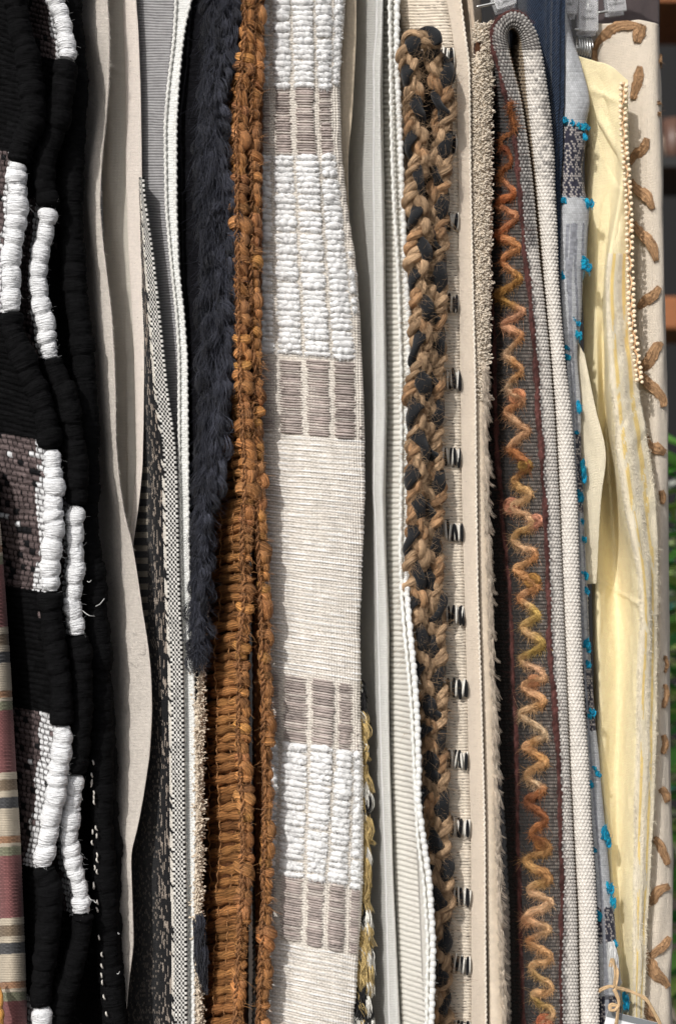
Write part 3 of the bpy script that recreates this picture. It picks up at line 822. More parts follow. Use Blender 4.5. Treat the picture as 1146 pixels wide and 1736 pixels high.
for y in np.arange(-150, 1105, 8.5):
    for col_ in range(3):
        k += 1
        r = np.random.default_rng(k + 100)
        f = (col_ + r.random()) / 3
        xa, xb = float(lft(y)), float(rgt(y))
        x = xa + (xb - xa) * f - 3
        ln = r.uniform(26, 62) * (1 if y < 900 else .7)
        sway = r.uniform(-12, 14) + (8 if f > .66 else 0)
        lift = r.uniform(.010, .032)
        dep = .066 - .008 * f
        path = [(x, y, dep), (x + sway * .5 + 3, y + ln * .18, dep - lift), (x + sway + r.uniform(-4, 4), y + ln * .6, dep - lift * .9), (x + sway * .4 + r.uniform(-6, 6), y + ln, dep - lift * .4)]
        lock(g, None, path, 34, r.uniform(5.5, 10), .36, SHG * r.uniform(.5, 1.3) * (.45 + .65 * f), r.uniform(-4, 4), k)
n = 5200; yy = rng.uniform(-120, 1110, n); ff = rng.random(n)
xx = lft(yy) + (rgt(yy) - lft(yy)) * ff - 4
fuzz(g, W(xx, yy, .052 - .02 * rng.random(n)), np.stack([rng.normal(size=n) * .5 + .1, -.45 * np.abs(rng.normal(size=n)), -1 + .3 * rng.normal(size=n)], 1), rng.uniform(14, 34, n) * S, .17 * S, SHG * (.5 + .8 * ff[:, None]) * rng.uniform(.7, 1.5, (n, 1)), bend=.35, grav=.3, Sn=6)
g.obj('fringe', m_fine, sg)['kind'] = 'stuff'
g = G()
for x0, ya, yb in ((374, 225, 450), (362, 20, 235)):
    q, ss = resample([(x0, ya, .044), (x0 + 5, (ya + yb) / 2, .038), (x0 + 6, yb, .046)], 2)
    tube(g, W(q[:, 0], q[:, 1], q[:, 2]), 2.2 * S, SHG * .5, 8)
g.obj('warp_cord', m_wool, sg)['kind'] = 'stuff'
tb = thing('fringe_tuft', 'small black fringe tuft hanging low beside the white corded edge', 'tuft', 340, 1710, .1)
g = G()
for k in range(30):
    r = np.random.default_rng(k + 900)
    x = r.uniform(328, 340); y = r.uniform(1540, 1640)
    lock(g, None, [(x, y, .078), (x + r.uniform(2, 8), y + 16, .06), (x + r.uniform(6, 16) * (1 if y > 1570 else .4), y + r.uniform(35, 60), .063)], 14, r.uniform(4, 7), .6, SHG * r.uniform(.35, .85), 2, k + 50)
g.obj('fringe', m_fine, tb)
g = G(); sh2 = ysheet([Track([(1180, 326), (1790, 332)], .2), Track([(1180, 330), (1540, 332), (1790, 338)], .10)], 1180, YB, 4, [6]); sh2.build('backing', m_wool, tb, None, lin((24, 24, 27)), 3)

# ------------------------------------------------------------------ cream looped pile rug (shows above and below the fringe)
cp = thing('pile_rug', 'cream looped pile rug squeezed between black fringe and brown mat', 'rug', 380, 1790, .1)
CRM = lin((214, 200, 180))
c0 = Track([(-190, 380), (0, 388), (300, 376), (700, 350), (1130, 322), (1790, 320)], .19)
c1 = Track([(-190, 400, .08), (0, 404, .075), (150, 392, .072), (300, 382, .075), (400, 380, .088), (700, 362, .088), (900, 350, .088), (1100, 336, .074), (1160, 333, .068), (1560, 332, .068), (1790, 336, .07)])
c2 = Track([(-190, 424), (0, 428), (150, 412), (300, 398), (500, 388), (700, 376), (860, 352), (960, 348), (1130, 344), (1400, 341), (1560, 339), (1790, 340)], .074)
c3 = Track([(-190, 420), (0, 424), (300, 396), (700, 366), (1130, 340), (1790, 336)], .2)
sht = ysheet([c0, c1, c2, c3], YT, YB, 2.4, [6, 14, 5])
b1_ = np.abs(vn2(sht.U / 4.2, sht.V / 4.2, 3)); b2_ = np.abs(vn2(sht.U / 6 + 9, sht.V / 6, 13))
sht.build('pile', m_wool, cp, 2.6 * b1_ + 2 * b2_, CRM * (.8 + .35 * b1_)[..., None], thick=3)
g = G(); n = 5200
i = rng.integers(0, sht.P.shape[0], n); j = rng.integers(6, 21, n)
nn = sht.N[i, j] + rng.normal(size=(n, 3)) * .6
P0 = sht.P[i, j]; u = np.linspace(0, 1, 5)
side = rng.normal(size=(n, 3)); ln = rng.uniform(2, 4, n) * S
Q = P0[:, None] + ln[:, None, None] * (nn[:, None] * np.sin(np.pi * u * .8)[None, :, None] * 1.5 + side[:, None] * (u[None, :, None] - .3) * .7)
strands(g, Q, 1.15 * S, CRM * rng.uniform(.8, 1.1, (n, 1)), 4)
g.obj('pile_loops', m_fine, cp)['kind'] = 'stuff'

# ------------------------------------------------------------------ brown woven plant-fibre mat
mt = thing('fibre_mat', 'chunky amber brown water plant fibre mat with knotted rope edges', 'mat', 430, 1790, .06)
AMB = lin((172, 122, 76)); AMB2 = lin((150, 104, 62))
cl = Track([(-190, 425), (60, 422), (120, 417), (150, 413), (200, 410), (260, 408), (310, 410), (370, 410), (430, 408), (480, 411), (560, 413), (640, 415), (690, 418), (760, 420), (830, 424), (900, 420), (950, 419), (1000, 421), (1040, 419), (1100, 412), (1200, 414), (1250, 412), (1320, 417), (1410, 420), (1460, 420), (1540, 415), (1640, 410), (1790, 404)], .036)
cr = Track([(-190, 444), (0, 441), (70, 438), (130, 437), (180, 434), (260, 433), (345, 434), (500, 432), (640, 440), (700, 437), (800, 438), (900, 445), (1000, 449), (1120, 452), (1200, 455), (1350, 455), (1450, 455), (1600, 452), (1790, 443)], .045)
def fibre_tube(g, path, r0, seed, K=22, grooves=9, tw=.9, prof=None, step=1.6, col=AMB):
    q, ss = resample(path, step); n = len(q); u = ss / ss[-1]
    th = np.arange(K) * 2 * np.pi / K
    pr = np.sin(np.pi * np.clip(u * .94 + .03, 0, 1)) ** .5 if prof is None else prof(u)
    rad = r0 * pr[:, None] * (1 + .07 * np.cos(grooves * th[None] + tw * ss[:, None] / r0 + seed) + .10 * vn2(th[None] * 3.3 + tw * ss[:, None] / r0 * .4, u[:, None] * 3, seed))
    cc = np.asarray(col) * (1 + .28 * vn2(th[None] * 4.0 + tw * ss[:, None] / r0 * .45, u[:, None] * 1.6, seed + 7))[..., None]
    P = q * S
    tube(g, P, rad * S, cc.reshape(-1, 3) if False else cc.mean(1), K)
    g.c[-1] = cc.reshape(-1, 3)
knots = []
for v in range(14):
    r = np.random.default_rng(v + 40); g = G()
    # comma-shaped rope bight, px units, local x right / y toward the back / z up
    a = r.uniform(-.25, .35)
    pth = [(-13, 8, 5 + r.uniform(-2, 2)), (-6, -3, 5), (3, -8, 2), (7, -5, -5), (3, 1, -9), (-4, 7, -11)]
    pth = [(x * r.uniform(.85, 1.1), y, z * r.uniform(.8, 1.15)) for x, y, z in pth]
    sq = r.uniform(.45, 1.0); pth = [(x + r.normal() * 1.3, y + r.normal() * 1.0, z * sq + r.normal() * 1.5) for x, y, z in pth]
    fibre_tube(g, pth, r.uniform(7.5, 11.5), v, prof=lambda u, a=r.uniform(.35, .6), e=r.uniform(.6, 1.4): 1.02 - a + a * np.sin(np.pi * u ** e) ** .8, col=AMB * r.uniform(.8, 1.15) * np.array([1, r.uniform(.88, 1.04), r.uniform(.8, 1.1)]))
    # thin binding twine over the bight
    tw = []
    for q_ in np.linspace(0, 1, 12):
        an = -2.2 + q_ * 4.4; tw.append((8.5 * math.sin(an) * .9 - 2, -11.5 * math.cos(an) * .95, -7 - 5 * q_ + 2 * math.sin(3 * q_)))
    qq, _ = resample(tw, 1.2); tube(g, qq * S, 1.5 * S, AMB * 1.1, 7)
    knots.append(g.mesh('knot', m_fibre))
rows = []
for v in range(8):
    r = np.random.default_rng(v + 70); g = G()
    pth = [(0, 0, 0), (-12, 20, r.uniform(-2, 2)), (-35, 70, r.uniform(-2, 2)), (-62, 140, r.uniform(-2, 2)), (-85, 220, 0)]
    fibre_tube(g, pth, 9.6, v + 20, K=18, grooves=7, tw=.35, prof=lambda u: .9 + .16 * np.sin(u * 21 + v) , step=4, col=AMB2)
    rows.append(g.mesh('rope_row', m_fibre))
y = -180.0; k = 0
while y < 1790:
    r = np.random.default_rng(k + 5)
    p = W(cl.x(y) - 2, y, .036)
    dk = link('knot', knots[r.integers(14)], mt); dk.location = p
    s_ = r.uniform(.72, 1.02); big = 1.35 if r.random() < .14 else 1
    dk.scale = (s_ * big * .95, s_, s_ * big); dk.rotation_euler = (r.uniform(-.5, .5), r.uniform(-.7, .7), r.uniform(-.5, .4))
    ro = link('rope_row', rows[r.integers(8)], mt)
    ro.location = W(cl.x(y) - 6, y - 2, .044); 
    tilt = float(np.interp(y, [0, 800, 1150, 1790], [.0, .06, .16, .42]))
    ro.rotation_euler = (-tilt * 1.0 + r.uniform(-.03, .03), 0, r.uniform(-.04, .04)); ro.scale = (1, 1, 1)
    y += r.uniform(13, 19) * (big ** .6); k += 1
y = -186.0; k = 300
while y < 1790:
    r = np.random.default_rng(k + 5)
    dk = link('knot', knots[r.integers(14)], mt); dk.location = W(cr.x(y) - 1, y, .048)
    s_ = r.uniform(.78, 1.08); big = 1.35 if r.random() < .14 else 1
    dk.scale = (s_ * big * .82, s_, s_ * big); dk.rotation_euler = (r.uniform(-.5, .5), r.uniform(-.8, .8), r.uniform(-.6, .2))
    y += r.uniform(13, 20) * (big ** .6); k += 1
for trk, dd, sd in ((cl, .022, 1), (cr, .034, 2)):
    for h_ in range(2):
        g = G(); yy = np.arange(-180, 1785, 1.6)
        ph = 2 * np.pi * (yy + 9 * vn1(yy / 45, sd)) / 27 + h_ * np.pi
        tube(g, W(trk.x(yy) - 8.5 + 2.4 * np.sin(ph) + 2 * vn1(yy / 21, sd + 4), yy, dd + .0035 + .003 * np.cos(ph) + .0025 * vn1(yy / 17, sd)), (1.6 + .4 * vn1(yy / 9, sd + h_)) * S, lin((160, 112, 72)) * (1 + .2 * vn1(yy / 30, sd))[:, None], 8)
        g.obj('edge_twine', m_jute, mt)
# dense body behind the knots, twine stitches over the rows
m0 = Track([(-190, 330), (1790, 320)], .19); m1_ = Track([(-190, 395), (800, 388), (1790, 372)], .085); m2_ = Track([(-190, 408), (800, 412), (1790, 400)], .058); m3_ = Track([(-190, 420), (800, 424), (1790, 418)], .064); m4_ = Track([(-190, 422), (800, 426), (1790, 424)], .16)
sht = ysheet([m0, m1_, m2_, m3_, m4_], YT, YB, 5, [8, 6, 4, 4])
sht.build('core', m_fibre, mt, -4 + 2 * np.abs(np.sin(np.pi * sht.V / 20)), lin((96, 60, 32)), thick=3)
n0 = Track([(-190, 424), (800, 426), (1790, 436)], .075); n1 = Track([(-190, 446), (800, 440), (1120, 450), (1790, 442)], .064); n2_ = Track([(-190, 442), (800, 438), (1120, 446), (1790, 438)], .18)
sht = ysheet([n0, n1, n2_], YT, YB, 4, [6, 6])
sht.build('core', m_fibre, mt, 3 * np.abs(np.sin(np.pi * sht.V / 20)), lin((110, 66, 32)), thick=3)
for dx, sd in ((-24, 1), (-46, 2), (-64, 3)):
    g = G(); yy = np.arange(-150, 1780, 3.0)
    x = cl.x(yy) + dx + 4 * vn1(yy / 60, sd); fr = -dx / 85.0
    dep = .040 + np.interp(-dx, [0, 12, 35, 62, 85], [0, 20, 70, 140, 220]) * S * .92 - .0075 + .0025 * np.sin(2 * np.pi * yy / 21)
    tube(g, W(x + 1.5 * np.sin(2 * np.pi * yy / 21 + 1), yy, dep), (1.2 + .3 * np.sin(2 * np.pi * yy / 10)) * S, lin((170, 122, 76)), 7)
    g.obj('binding_twine', m_jute, mt)
g = G(); n = 2200
yy = rng.uniform(-100, 1760, n); cx = np.where(rng.random(n) < .5, cl.x(yy), cr.x(yy))
fuzz(g, W(cx + rng.uniform(-8, 8, n), yy, .024), rdir(n, (0, -1, 0), .9), rng.uniform(5, 13, n) * S, .16 * S, AMB * 1.2, bend=.6)
g.obj('loose_fibre', m_fine, mt)['kind'] = 'stuff'

# ------------------------------------------------------------------ white and taupe striped throw
th_ = thing('striped_throw', 'white throw with tufted bands, taupe bands and plain woven stripes', 'throw', 530, 1790, .06)
tl0 = Track([(-190, 420), (600, 425), (1200, 430), (1790, 430)], .12)
tl = Track([(-190, 438), (200, 440), (600, 441), (1000, 448), (1300, 452), (1790, 440)], .083)
tm = Track([(-190, 515), (200, 505), (600, 520), (900, 530), (1200, 530), (1480, 525), (1790, 510)], .066)
tr_ = Track([(-190, 584), (0, 580), (150, 571), (262, 572), (350, 583), (430, 596), (535, 604), (605, 608), (675, 612), (744, 614), (870, 612), (1070, 604), (1140, 604), (1310, 610), (1400, 611), (1495, 610), (1600, 605), (1670, 600), (1790, 588)], .07)
tb_ = Track([(-190, 578), (150, 565), (430, 590), (744, 606), (1070, 598), (1400, 604), (1790, 582)], .085)
sht = ysheet([tl0, tl, tm, tr_, tb_], YT, YB, 1.1, [6, 62, 76, 6])
X, Y, U, V = sht.X, sht.Y, sht.U, sht.V
tiltf = curve1([(-190, 0), (0, 0), (600, 10), (900, 14), (1150, 26), (1300, 26), (1736, 34)], 60)
def tilt(x, y): return tiltf(y) * (x - 450) / 155.0
Ye = Y - tilt(X, Y)                  # row coordinate: rows sag to the right lower down
stripes = [curve1([(-190, 460), (200, 462), (600, 469), (900, 474), (1200, 478), (1480, 471), (1790, 469)]),
           curve1([(-190, 490), (200, 497), (600, 515), (900, 520), (1200, 525), (1480, 517), (1790, 510)]),
           curve1([(-190, 528), (200, 537), (600, 562), (900, 566), (1200, 571), (1480, 553), (1790, 545)]),
           curve1([(-190, 562), (200, 566), (420, 588), (600, 605), (900, 607), (1200, 601), (1480, 590), (1790, 580)])]
SEC = [(-190, 147, 'w'), (147, 261, 't'), (261, 604, 'w'), (604, 732, 't'), (732, 1136, 'p'), (1136, 1250, 't'), (1250, 1476, 'w'), (1476, 1588, 't'), (1588, 1900, 'p')]
LIN_ = lin((209, 202, 192)); TAU = lin((170, 158, 152)); WH2 = lin((236, 236, 235))
wvh, wtop = plainweave(U + 1.2 * vn2(U / 30, V / 30, 8), Ye + 1.2 * vn2(U / 30, V / 30, 18), 4.5)
base = np.where(wtop[..., None], LIN_ * 1.05, LIN_ * .9) * np.clip(.55 + .6 * wvh, .5, 1.04)[..., None] * (1 + .07 * vn2(U / 3.7, V / 60, 2) + .06 * vn2(U / 50, V / 3.7, 3))[..., None]
sect = np.zeros(X.shape, int)
for k, (a, b, kind) in enumerate(SEC): sect[(Ye >= a) & (Ye < b)] = {'w': 0, 't': 1, 'p': 2}[kind]
slub = np.clip(np.sin(2 * np.pi * Ye / 9.3 + 1.2 * vn2(U / 40, Ye / 30, 9)) * 1.6 - .2, 0, 1) * (.55 + .45 * vn2(U / 14, np.floor(Ye / 9.3), 4))
slub = np.clip(slub, 0, 1) * (sect == 2)
col = mixc(base, WH2 * .98, slub * .9)
sht.build('ground_cloth', m_wool, th_, wvh * 2.1 + slub * 1.8 + 1.2 * vn2(U / 40, V / 100, 5), col, thick=2)
def dcloth(x, y):
    xs = np.stack([tl0.x(y), tl.x(y), tm.x(y), tr_.x(y)], -1)
    ds = np.stack([tl0.d(y), tl.d(y), tm.d(y), tr_.d(y)], -1)
    x = np.broadcast_to(x, np.shape(y)); o = np.zeros(np.shape(y))
    for i in np.ndindex(o.shape): o[i] = np.interp(x[i], xs[i], ds[i])
    # the lofted curve bulges towards the camera a little
    w = (x - xs[..., 1]) / (xs[..., 3] - xs[..., 1])
    return o - .0035 * np.sin(np.pi * np.clip(w, 0, 1) * 2) ** 2
def colx(c, y, hw=6.5):
    lo = tl.x(y) - 14 if c == 0 else stripes[c - 1](y) + hw
    hi = tr_.x(y) if c == 4 else stripes[c](y) - hw
    return lo, np.minimum(hi, tr_.x(y))
for (a, b, kind) in SEC:
    if kind == 'p': continue
    for c in range(5):
        pitch = 9.4 if kind == 'w' else 4.3
        g = G(); ys = np.arange(a + pitch * .5 + (4 * hsh(c, 3) if kind == 't' else 0), min(b, 1790), pitch)
        PP, RR, CC = [], [], []
        Sn = 16
        for yi, y in enumerate(ys):
            lo, hi = colx(c, np.array([y]), 1.8 + 3.0 * hsh(y, c) if kind == 'w' else 2.6 + 4.2 * hsh(y, c)); lo, hi = float(lo[0]), float(hi[0])
            if hi - lo < 3: continue
            u = np.linspace(0, 1, Sn); x = lo + (hi - lo) * u
            r = np.random.default_rng(int(y * 7 + c * 1000) % 99991)
            sag = (r.uniform(-2.2, 3.0) if kind == 'w' else r.uniform(-.5, .8)) * np.sin(np.pi * u)
            yy = y + sag + r.normal() * (.7 if kind == 'w' else .25)
            yy = yy + tilt(x, yy)
            r0 = (6.0 if kind == 'w' else 2.3) * r.uniform(.78, 1.2)
            pr = np.sin(np.pi * np.clip(u * .86 + .07, 0, 1)) ** .45
            rad = r0 * pr * (1 + (.24 if kind == 'w' else .12) * vn1(u * (hi - lo) / 5 + y, c))
            dd = dcloth(x, yy) - rad * .55 * S - (.0006 if kind == 'w' else .0020)
            PP.append(W(x, yy, dd)); RR.append(rad * S)
            CC.append(np.asarray(WH2 if kind == 'w' else mixc(TAU * r.uniform(.75, 1.2), LIN_, max(0, r.random() - .62) * 1.6))[None] * (1 + (.03 if kind == 'w' else .1) * vn1(u * 6 + y, 3))[:, None])
        if not PP: continue
        PP, RR, CC = np.array(PP), np.array(RR), np.array(CC)
        strands(g, PP, RR, CC, 9 if kind == 'w' else 6, ref=(0, 0, 1))
        if kind == 'w':
            n = len(PP) * 80
            i = rng.integers(0, len(PP), n); j = rng.integers(0, Sn, n); an = rng.uniform(-.3, np.pi + .3, n)
            dr = np.stack([rng.normal(size=n) * .5, -np.sin(an), np.cos(an)], 1)
            P0 = PP[i, j] + dr * (RR[i, j] * .85)[:, None] + np.stack([rng.uniform(-1.2, 1.2, n), np.zeros(n), np.zeros(n)], 1) * S
            fuzz(g, P0, dr, rng.uniform(1.8, 4.4, n) * S, .24 * S, WH2 * rng.uniform(.92, 1.04, (n, 1)), bend=.5, Sn=3)
        g.obj('tufted_band' if kind == 'w' else 'taupe_band', m_chen if kind == 'w' else m_wool, th_)['kind'] = 'stuff'

# ------------------------------------------------------------------ beige linen strip behind the throw
ln_ = thing('linen_cloth', 'narrow beige linen cloth edge just behind the striped throw', 'cloth', 590, 1790, .1)
l0 = Track([(-190, 570), (600, 580), (1790, 575)], .16); l1 = Track([(-190, 580), (0, 582), (200, 570), (500, 578), (1790, 575)], .095)
l2 = Track([(-190, 604), (0, 604), (60, 604), (120, 601), (200, 597), (260, 590), (330, 590), (450, 596), (560, 604), (700, 606), (1790, 590)], .091)
sht = ysheet([l0, l1, l2], YT, YB, 2.5, [5, 12])
cl_ = lin((200, 186, 164)) * (1 + .08 * vn2(sht.U / 2, sht.V / 2, 2))[..., None]
sht.build('linen', m_canvas, ln_, 1.0 * vn2(sht.U / 20, sht.V / 60, 1) + 1.2 * (np.abs(sht.U - sht.U.max(1, keepdims=True) + 16) < 1.2) + 1.2 * (np.abs(sht.U - sht.U.max(1, keepdims=True) + 1) < 1.2), cl_, thick=1.5)

# ------------------------------------------------------------------ pale lining cloth with a sharp narrow fold
lg = thing('lining_cloth', 'smooth pale grey lining cloth with one sharp narrow vertical fold', 'cloth', 640, 1790, .1)
q0 = Track([(-190, 560), (1790, 575)], .23)
q1 = Track([(-190, 592), (0, 596), (200, 588), (450, 596), (800, 612), (1100, 606), (1300, 612), (1790, 610)], .155)
q2 = Track([(-190, 622), (0, 622), (300, 618), (450, 622), (800, 626), (1310, 634), (1500, 640), (1790, 648)], .115)
q3 = Track([(-190, 639), (0, 639), (60, 638), (105, 633), (168, 634), (300, 633), (450, 635), (700, 636), (835, 634), (880, 637), (1070, 641), (1310, 647), (1495, 654), (1790, 661)], .085, sm=9)
q4 = Track([(-190, 649), (0, 649), (105, 646), (168, 645), (300, 648), (450, 651), (700, 654), (835, 650), (880, 651), (1070, 658), (1310, 661), (1495, 667), (1790, 679)], .078, sm=9)
q5 = Track([(-190, 649), (1310, 659), (1790, 676)], .13)
sht = ysheet([q0, q1, q2, q3, q4, q5], YT, YB, 3, [4, 10, 10, 8, 4], linear=False)
col = np.broadcast_to(lin((218, 218, 213)), sht.P.shape)
sht.build('lining', m_sheer, lg, 1.2 * vn2(sht.U / 50, sht.V / 150, 6), col, thick=1.0)
g = G(); y = np.arange(YT, YB, 3.0); tube(g, W(q3.x(y), y, q3.d(y) - .0008), 1.6 * S, lin((232, 232, 230)), 8); g.obj('piping', m_smooth, lg)

# ------------------------------------------------------------------ white ribbed cloth with bobble edge
wr = thing('ribbed_curtain', 'white cloth with horizontal raised ribs and a bobbled cord edge', 'cloth', 690, 1790, .1)
w0 = Track([(-190, 625), (1310, 640), (1790, 660)], .14)
w1 = Track([(-190, 654, .108), (0, 654, .108), (450, 658, .108), (900, 660, .106), (1310, 668, .092), (1790, 685, .09)])
w2 = Track([(-190, 664, .094), (0, 664, .094), (450, 674, .094), (900, 676, .086), (1140, 686, .062), (1310, 692, .062), (1500, 710, .055), (1790, 712, .055)])
w3 = Track([(-190, 674), (0, 673), (100, 672), (200, 677), (330, 682), (450, 687), (535, 692), (640, 693), (710, 689), (880, 692), (930, 689), (1000, 689), (1070, 695), (1140, 702), (1210, 707), (1310, 710), (1355, 708), (1425, 718), (1495, 728), (1600, 734), (1700, 732), (1790, 730)], .084)
w3.fd = curve1([(-190, .084), (800, .082), (930, .066), (1020, .046), (1140, .03), (1300, .026), (1500, .026), (1790, .026)], 60)
w4 = Track([(-190, 668, .13), (450, 680, .13), (1000, 682, .11), (1310, 703, .05), (1790, 722, .045)])
sht = ysheet([w0, w1, w2, w3, w4], YT, YB, 1.4, [5, 8, 10, 5])
tf = curve1([(-190, 0), (600, 0), (1000, 2), (1310, 14), (1736, 22)], 60)
yr = sht.Y - tf(sht.Y) * (sht.X - 650) / 60
rb = np.abs(np.sin(np.pi * (yr + .8 * vn2(sht.U / 30, sht.V / 40, 2)) / 8.9))
sht.build('ribbed_face', m_smooth, wr, 3.3 * rb ** .8, lin((228, 225, 216)) , thick=2)
wc = Track([(-190, 660), (0, 660), (250, 664), (350, 668), (450, 674), (640, 680), (800, 680), (930, 678), (1000, 680), (1070, 685), (1140, 692), (1210, 698), (1310, 702), (1425, 708), (1495, 718), (1600, 725), (1790, 722)], .083)
wc.fd = curve1([(-190, .083), (800, .081), (930, .067), (1020, .05), (1140, .035), (1300, .031), (1500, .031), (1790, .031)], 60)
beadcord('bobble_cord', w3, YT, YB, 11.0, 5.2, lin((230, 230, 226)), wr, -.001, m_chen, 12, amp=.3, fz=2200)
beadcord('bobble_cord', wc, YT, YB, 10.0, 3.2, lin((228, 228, 222)), wr, -.003, m_chen, 12, amp=.3, fz=1400)

# ------------------------------------------------------------------ ochre, black and white tassel fringe
tf_ = thing('tassel_fringe', 'ochre, black and white yarn tassels hanging behind the striped throw', 'fringe', 620, 1790, .1)
cO, cB, cW = lin((190, 166, 112)), lin((28, 27, 28)), lin((224, 222, 214))
k = 0
for y in np.arange(1135, 1790, 10.5):
    r = np.random.default_rng(k + 600)
    for q in range(3):
        k += 1
        xr = float(np.interp(y, [1135, 1200, 1300, 1400, 1500, 1600, 1736], [608, 616, 620, 622, 622, 624, 630]))
        x = r.uniform(594, xr); pick = r.random()
        blk_ = vn1(y / 34, 3)
        c = cO if (blk_ < .15 and pick < .72) else (cB if pick < .45 else (cW if pick < .8 else cO))
        ln = r.uniform(28, 58)
        g = G()
        lock(g, None, [(x, y, .094), (x + r.uniform(0, 6), y + ln * .2, .080), (x + r.uniform(0, 12), y + ln * .6, .080), (x + r.uniform(-3, 15), y + ln, .086)], 16, r.uniform(4, 7.5), .75, c, r.uniform(-3, 3), k, cvar=.22)
        g.obj('tassel', m_fine, tf_)
g = G(); sh2 = ysheet([Track([(1100, 585), (1790, 585)], .098), Track([(1100, 600), (1300, 612), (1790, 616)], .094)], 1110, YB, 4, [6]); sh2.build('heading_tape', m_wool, tf_, None, lin((60, 52, 44)), 2)

# ------------------------------------------------------------------ jute and black braided rug
br_ = thing('braided_rug', 'rug of two thick braids in tan jute and black fabric strips', 'rug', 720, 1790, .08)
JUT = lin((176, 146, 114)); BTP = lin((34, 35, 37))
lb = [(735, 1790), (735, 1736), (735, 1700), (735, 1600), (731, 1500), (725, 1420), (720, 1340), (720, 1290), (718, 1210), (713, 1150), (708, 1080), (704, 1020), (703, 960), (705, 900), (705, 800), (708, 720), (706, 660), (713, 600), (713, 540), (708, 450), (710, 400), (705, 330), (704, 260), (701, 190), (697, 130), (692, 90)]
arch = [(700, 68), (722, 66), (740, 80)]
rb_ = [(746, 120), (750, 160), (752, 190), (748, 250), (745, 300), (740, 380), (739, 450), (737, 520), (739, 600), (735, 650), (733, 720), (735, 790), (735, 850), (733, 900), (735, 1000), (739, 1070), (736, 1140), (739, 1200), (739, 1310), (743, 1420), (747, 1500), (748, 1600), (748, 1736), (748, 1790)]
def braid(pts, d0, T, a, bdep, phase, seed):
    q, ss = resample([(x, y, 0) for x, y in pts], 2.0)
    t = np.gradient(q[:, :2], axis=0); t /= np.linalg.norm(t, axis=1, keepdims=True)
    nx, ny = -t[:, 1], t[:, 0]
    dd = np.interp(ss, np.linspace(0, ss[-1], len(d0)), d0)
    ph = 2 * np.pi * (ss + 15 * vn1(ss / 90, seed)) / T + phase
    bo = thing_part('braid', br_)
    for k in range(3):
        f = ph + 2 * np.pi * k / 3
        lat = a * np.sin(f) * (1 + .32 * vn1(ss / 40, seed + k)) + 3.0 * vn1(ss / 22, seed + 9 + k); dep = bdep * np.sin(2 * f) - (3.5 if k == 0 else 0)
        x = q[:, 0] + nx * lat; yq = q[:, 1] + ny * lat
        P = W(x, yq, dd + dep * S)
        K = 20; th = np.arange(K) * 2 * np.pi / K
        g = G()
        if k == 0:
            # a flat fabric strip, turned over at each crossing
            tn = 1.5 * np.sin(f) ; e = th[None] - tn[:, None]
            rad = 13.4 * (1 + .28 * vn1(ss / 20, seed))[:, None] / np.sqrt(np.cos(e) ** 2 + (np.sin(e) * 1.75) ** 2) * (1 + .05 * vn2(th[None] * 2, ss[:, None] / 7, seed))
            tube(g, P, rad * S, BTP, K)
            g.obj('fabric_strand', m_tape, bo)
        else:
            # jute rope of two plies wound round each other, uneven and hairy
            tang = np.gradient(P, axis=0); tang /= np.linalg.norm(tang, axis=1, keepdims=True)
            e1_ = np.cross(tang, (0, 1, 0)); e1_ /= np.linalg.norm(e1_, axis=1, keepdims=True); e2_ = np.cross(tang, e1_)
            wnd = 2 * np.pi * (ss + 9 * vn1(ss / 55, seed + k)) / 36.0 + k
            for ply in (0, 1):
                an = wnd + ply * np.pi
                lum = 6.3 * (1 + .42 * vn1(ss / 15 + 40 * ply, seed + 3 * k) + .12 * vn1(ss / 5 + 9 * ply, seed))
                Q = P + (4.6 * S) * (np.cos(an)[:, None] * e1_ + np.sin(an)[:, None] * e2_)
                rad = lum[:, None] * (1 + .06 * np.cos(7 * th[None] + ss[:, None] * .3) + .10 * vn2(th[None] * 3 + ss[:, None] * .1, ss[:, None] / 16, seed + ply))
                tone = 1 + .36 * vn1(ss / 30, seed + 8 + k + 5 * ply)[:, None]
                cc = JUT * (tone + .16 * vn2(th[None] * 3.5 + ss[:, None] * .16, ss[:, None] / 30, seed + k + ply))[..., None]
                cc = np.where((vn1(ss / 60, seed + 20 + k) > .42)[:, None, None], cc * np.array([.9, .78, .68]), cc)
                tube(g, Q, rad * S, JUT, K); g.c[-1] = cc.reshape(-1, 3)
            n = int(len(P) * 7.0); i = rng.integers(0, len(P), n); dr = rdir(n, (0, -.7, 0), .8)
            dr /= np.linalg.norm(dr, axis=1, keepdims=True)
            fuzz(g, P[i] + dr * (8.5 * S), dr * .7 + rng.normal(size=(n, 3)) * .6, rng.uniform(4, 16, n) * S, .15 * S, JUT * rng.uniform(.8, 1.35, (n, 1)), bend=.9, Sn=5)
            g.obj('jute_strand', m_jute, bo)
def thing_part(name, parent):
    o = bpy.data.objects.new(name, None); C.objects.link(o); o.parent = parent
    o.matrix_parent_inverse = PINV[parent.name]; PINV[o.name] = Matrix.Identity(4); o.empty_display_size = .01
    return o
braid(lb + arch, [.082, .076, .064, .056, .054, .052, .055], 112, 11.5, 8, .4, 3)
braid([(728, 84)] + rb_, [.066, .07, .07, .072, .078], 112, 10.5, 7.5, 2.3, 6)
z0 = Track([(70, 676), (450, 690), (1000, 690), (1310, 706), (1500, 722), (1790, 726)], .17); z1 = Track([(70, 690), (450, 702), (1000, 700), (1310, 716), (1500, 732), (1790, 736)], .088); z2 = Track([(70, 738), (450, 742), (1000, 738), (1310, 742), (1500, 752), (1790, 758)], .094); z3 = Track([(70, 740), (1000, 738), (1790, 760)], .18)
